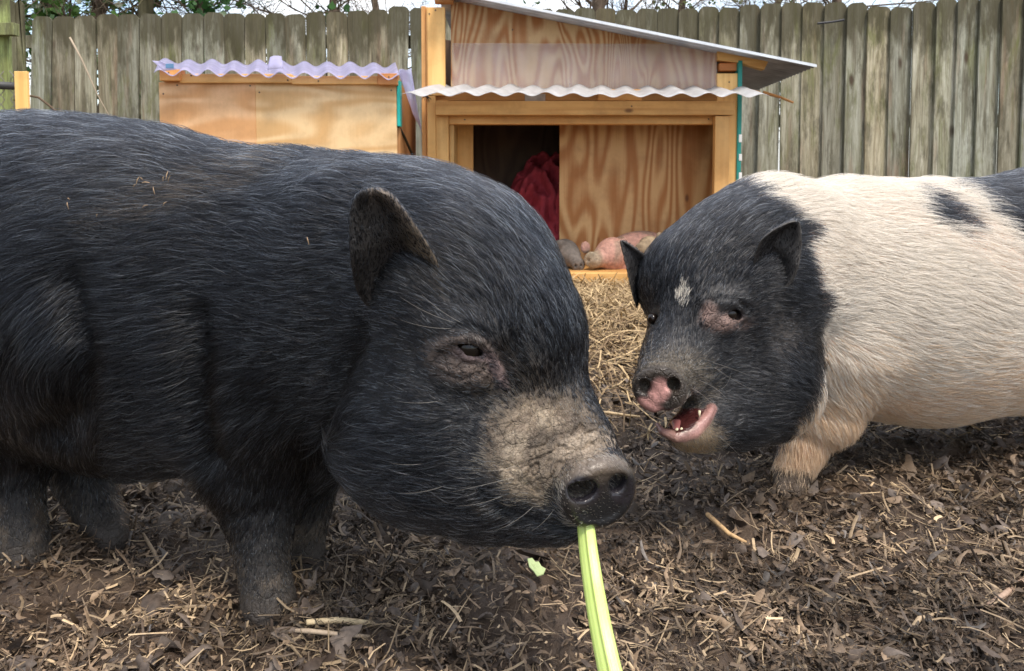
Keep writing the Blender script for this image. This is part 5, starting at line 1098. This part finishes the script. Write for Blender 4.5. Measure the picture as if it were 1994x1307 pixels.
# ------------------------------------------------------------------ stalk of celery
def stalk():
    pts = PP((1138, 1000, .628), (1142, 1030, .622), (1146, 1070, .612), (1156, 1140, .592), (1169, 1215, .568), (1187, 1300, .545), (1212, 1400, .52))
    s = np.linspace(0, 1, 7); ss = np.linspace(0, 1, 40); pts = np.stack([np.interp(ss, s, pts[:, d]) for d in range(3)], 1)
    for _ in range(4): pts[1:-1] = (pts[:-2] + 2 * pts[1:-1] + pts[2:]) / 4
    T = nrm(np.gradient(pts, axis=0)); side = nrm(np.cross(T, nrm(CAM - pts))); nrmv = np.cross(side, T); wd = np.linspace(.0078, .0105, 40)
    prof = []; n = 28
    for k in range(n):                    # C-shaped cross-section, ribbed back toward the viewer
        a = PI * k / (n - 1); prof.append((math.cos(a), .62 * abs(math.sin(a)) ** .8 + .012 * math.cos(a * 14) + (.22 * math.exp(-((a - 1.95) / .16) ** 2))))
    for k in range(n):
        a = PI * (n - 1 - k) / (n - 1); prof.append((math.cos(a) * .78, .62 * math.sin(a) * .50 - .02))
    prof = np.array(prof); m = len(prof); rot = math.radians(-28); ca, sa = math.cos(rot), math.sin(rot); prof = np.stack([prof[:, 0] * ca - prof[:, 1] * sa, prof[:, 0] * sa + prof[:, 1] * ca], 1)
    V = pts[:, None] + side[:, None] * (prof[None, :, 0:1] * wd[:, None, None]) + nrmv[:, None] * (prof[None, :, 1:2] * wd[:, None, None]); V = V.reshape(-1, 3)
    Fc = [(i * m + j, i * m + (j + 1) % m, (i + 1) * m + (j + 1) % m, (i + 1) * m + j) for i in range(39) for j in range(m)] + [tuple(range(m))[::-1], tuple(39 * m + j for j in range(m))]
    t = NT('celery'); v = t.obj(); n = t.noise(v, 25, 4); c = t.mix(n, (.42, .56, .10), (.60, .72, .24)); f = t.noise(t.obj((700, 700, 10)), 1, 2)
    c = t.mix(t.math('MULTIPLY', f, .22), c, (.60, .70, .32)); t.b.inputs['Subsurface Weight'].default_value = .25; t.b.inputs['Subsurface Radius'].default_value = (.004, .006, .002)
    m_ = t.done(c, .35, t.bump(f, .3, .0004), .5)
    tag(mesh('celery_stalk', V, Fc, m_, None, True), 'pale green celery stalk hanging from the black pig\'s mouth', 'celery')
stalk()
g_ = P(1043, 1148, .890); lf = MB()
out = [(-.010, .008), (-.004, .011), (.0, .007), (.004, .006), (.007, -.001), (.012, -.006), (.009, -.012), (.001, -.012), (-.003, -.006), (-.008, -.002)]
lf.prism([[g_[0] + a, g_[1] + b * 1.2, .016 + abs(a) * .3 + b * .3] for a, b in out], np.array([0, 0, .0012]))
tag(lf.build('celery_scrap', mat_plain('leaf_scrap', (.50, .60, .28), .5)), 'torn pale green scrap lying in the litter under the black pig\'s chin', 'leaf')
# sticks lying by the black pig's front foot
def stick(pts, r, c, label, mat_='straw'):
    mb = MB(); mb.tube(pts, r, 7, c); tag(mb.build('stick', M[mat_], None, True), label, 'stick', 'loose sticks on the litter')
def gp(px, py, dz=.012):
    z = dz
    for _ in range(6):
        D = F * (CAMZ - z) / (py - HOR); q = P(px, py, D); z = float(hgt(q[:1], q[1:2])[0]) + dz + .007
    return q
stick([gp(523, 1227), gp(600, 1229, .016), gp(680, 1237, .016), gp(720, 1240)], [.0020, .0026, .0024, .0018], (.36, .28, .20), 'thin pale grey stick across the black pig\'s front foot')
stick([gp(597, 1212), gp(660, 1208, .02), gp(740, 1216)], [.0030, .0036, .0028], (.58, .46, .28), 'thick straw-yellow stick just right of the black pig\'s front foot')
stick([gp(578, 1190, .005), P(573, 1213, .812), P(567, 1183, .812)], [.004, .003, .001], (.30, .16, .07), 'short brown stub standing against the black pig\'s front hoof')
stick([gp(279, 1040), gp(300, 1075, .02), gp(321, 1118)], [.0022, .0024, .002], (.34, .25, .16), 'brown stick slanting between the black pig\'s hind and front feet')
stick([gp(1840, 1190), gp(1790, 1205, .02), gp(1745, 1265, .01)], [.0014, .0028, .0022], (.40, .30, .19), 'bent tan stick in the litter right of the celery')
stick([gp(1925, 1180), gp(1960, 1155, .02), gp(2010, 1120)], [.0036, .004, .0045], (.36, .25, .18), 'stout pinkish-brown stick entering at the right edge')
stick([gp(1170, 802, .02), gp(1200, 806, .03), gp(1245, 812, .02)], [.0032, .003, .0026], (.62, .46, .27), 'long golden stick between the two pigs\' snouts')
stick([gp(1378, 1002), gp(1420, 1040, .02), gp(1460, 1060)], [.0036, .0032, .002], (.55, .36, .18), 'orange-tan stick on the litter below the spotted pig\'s foot')
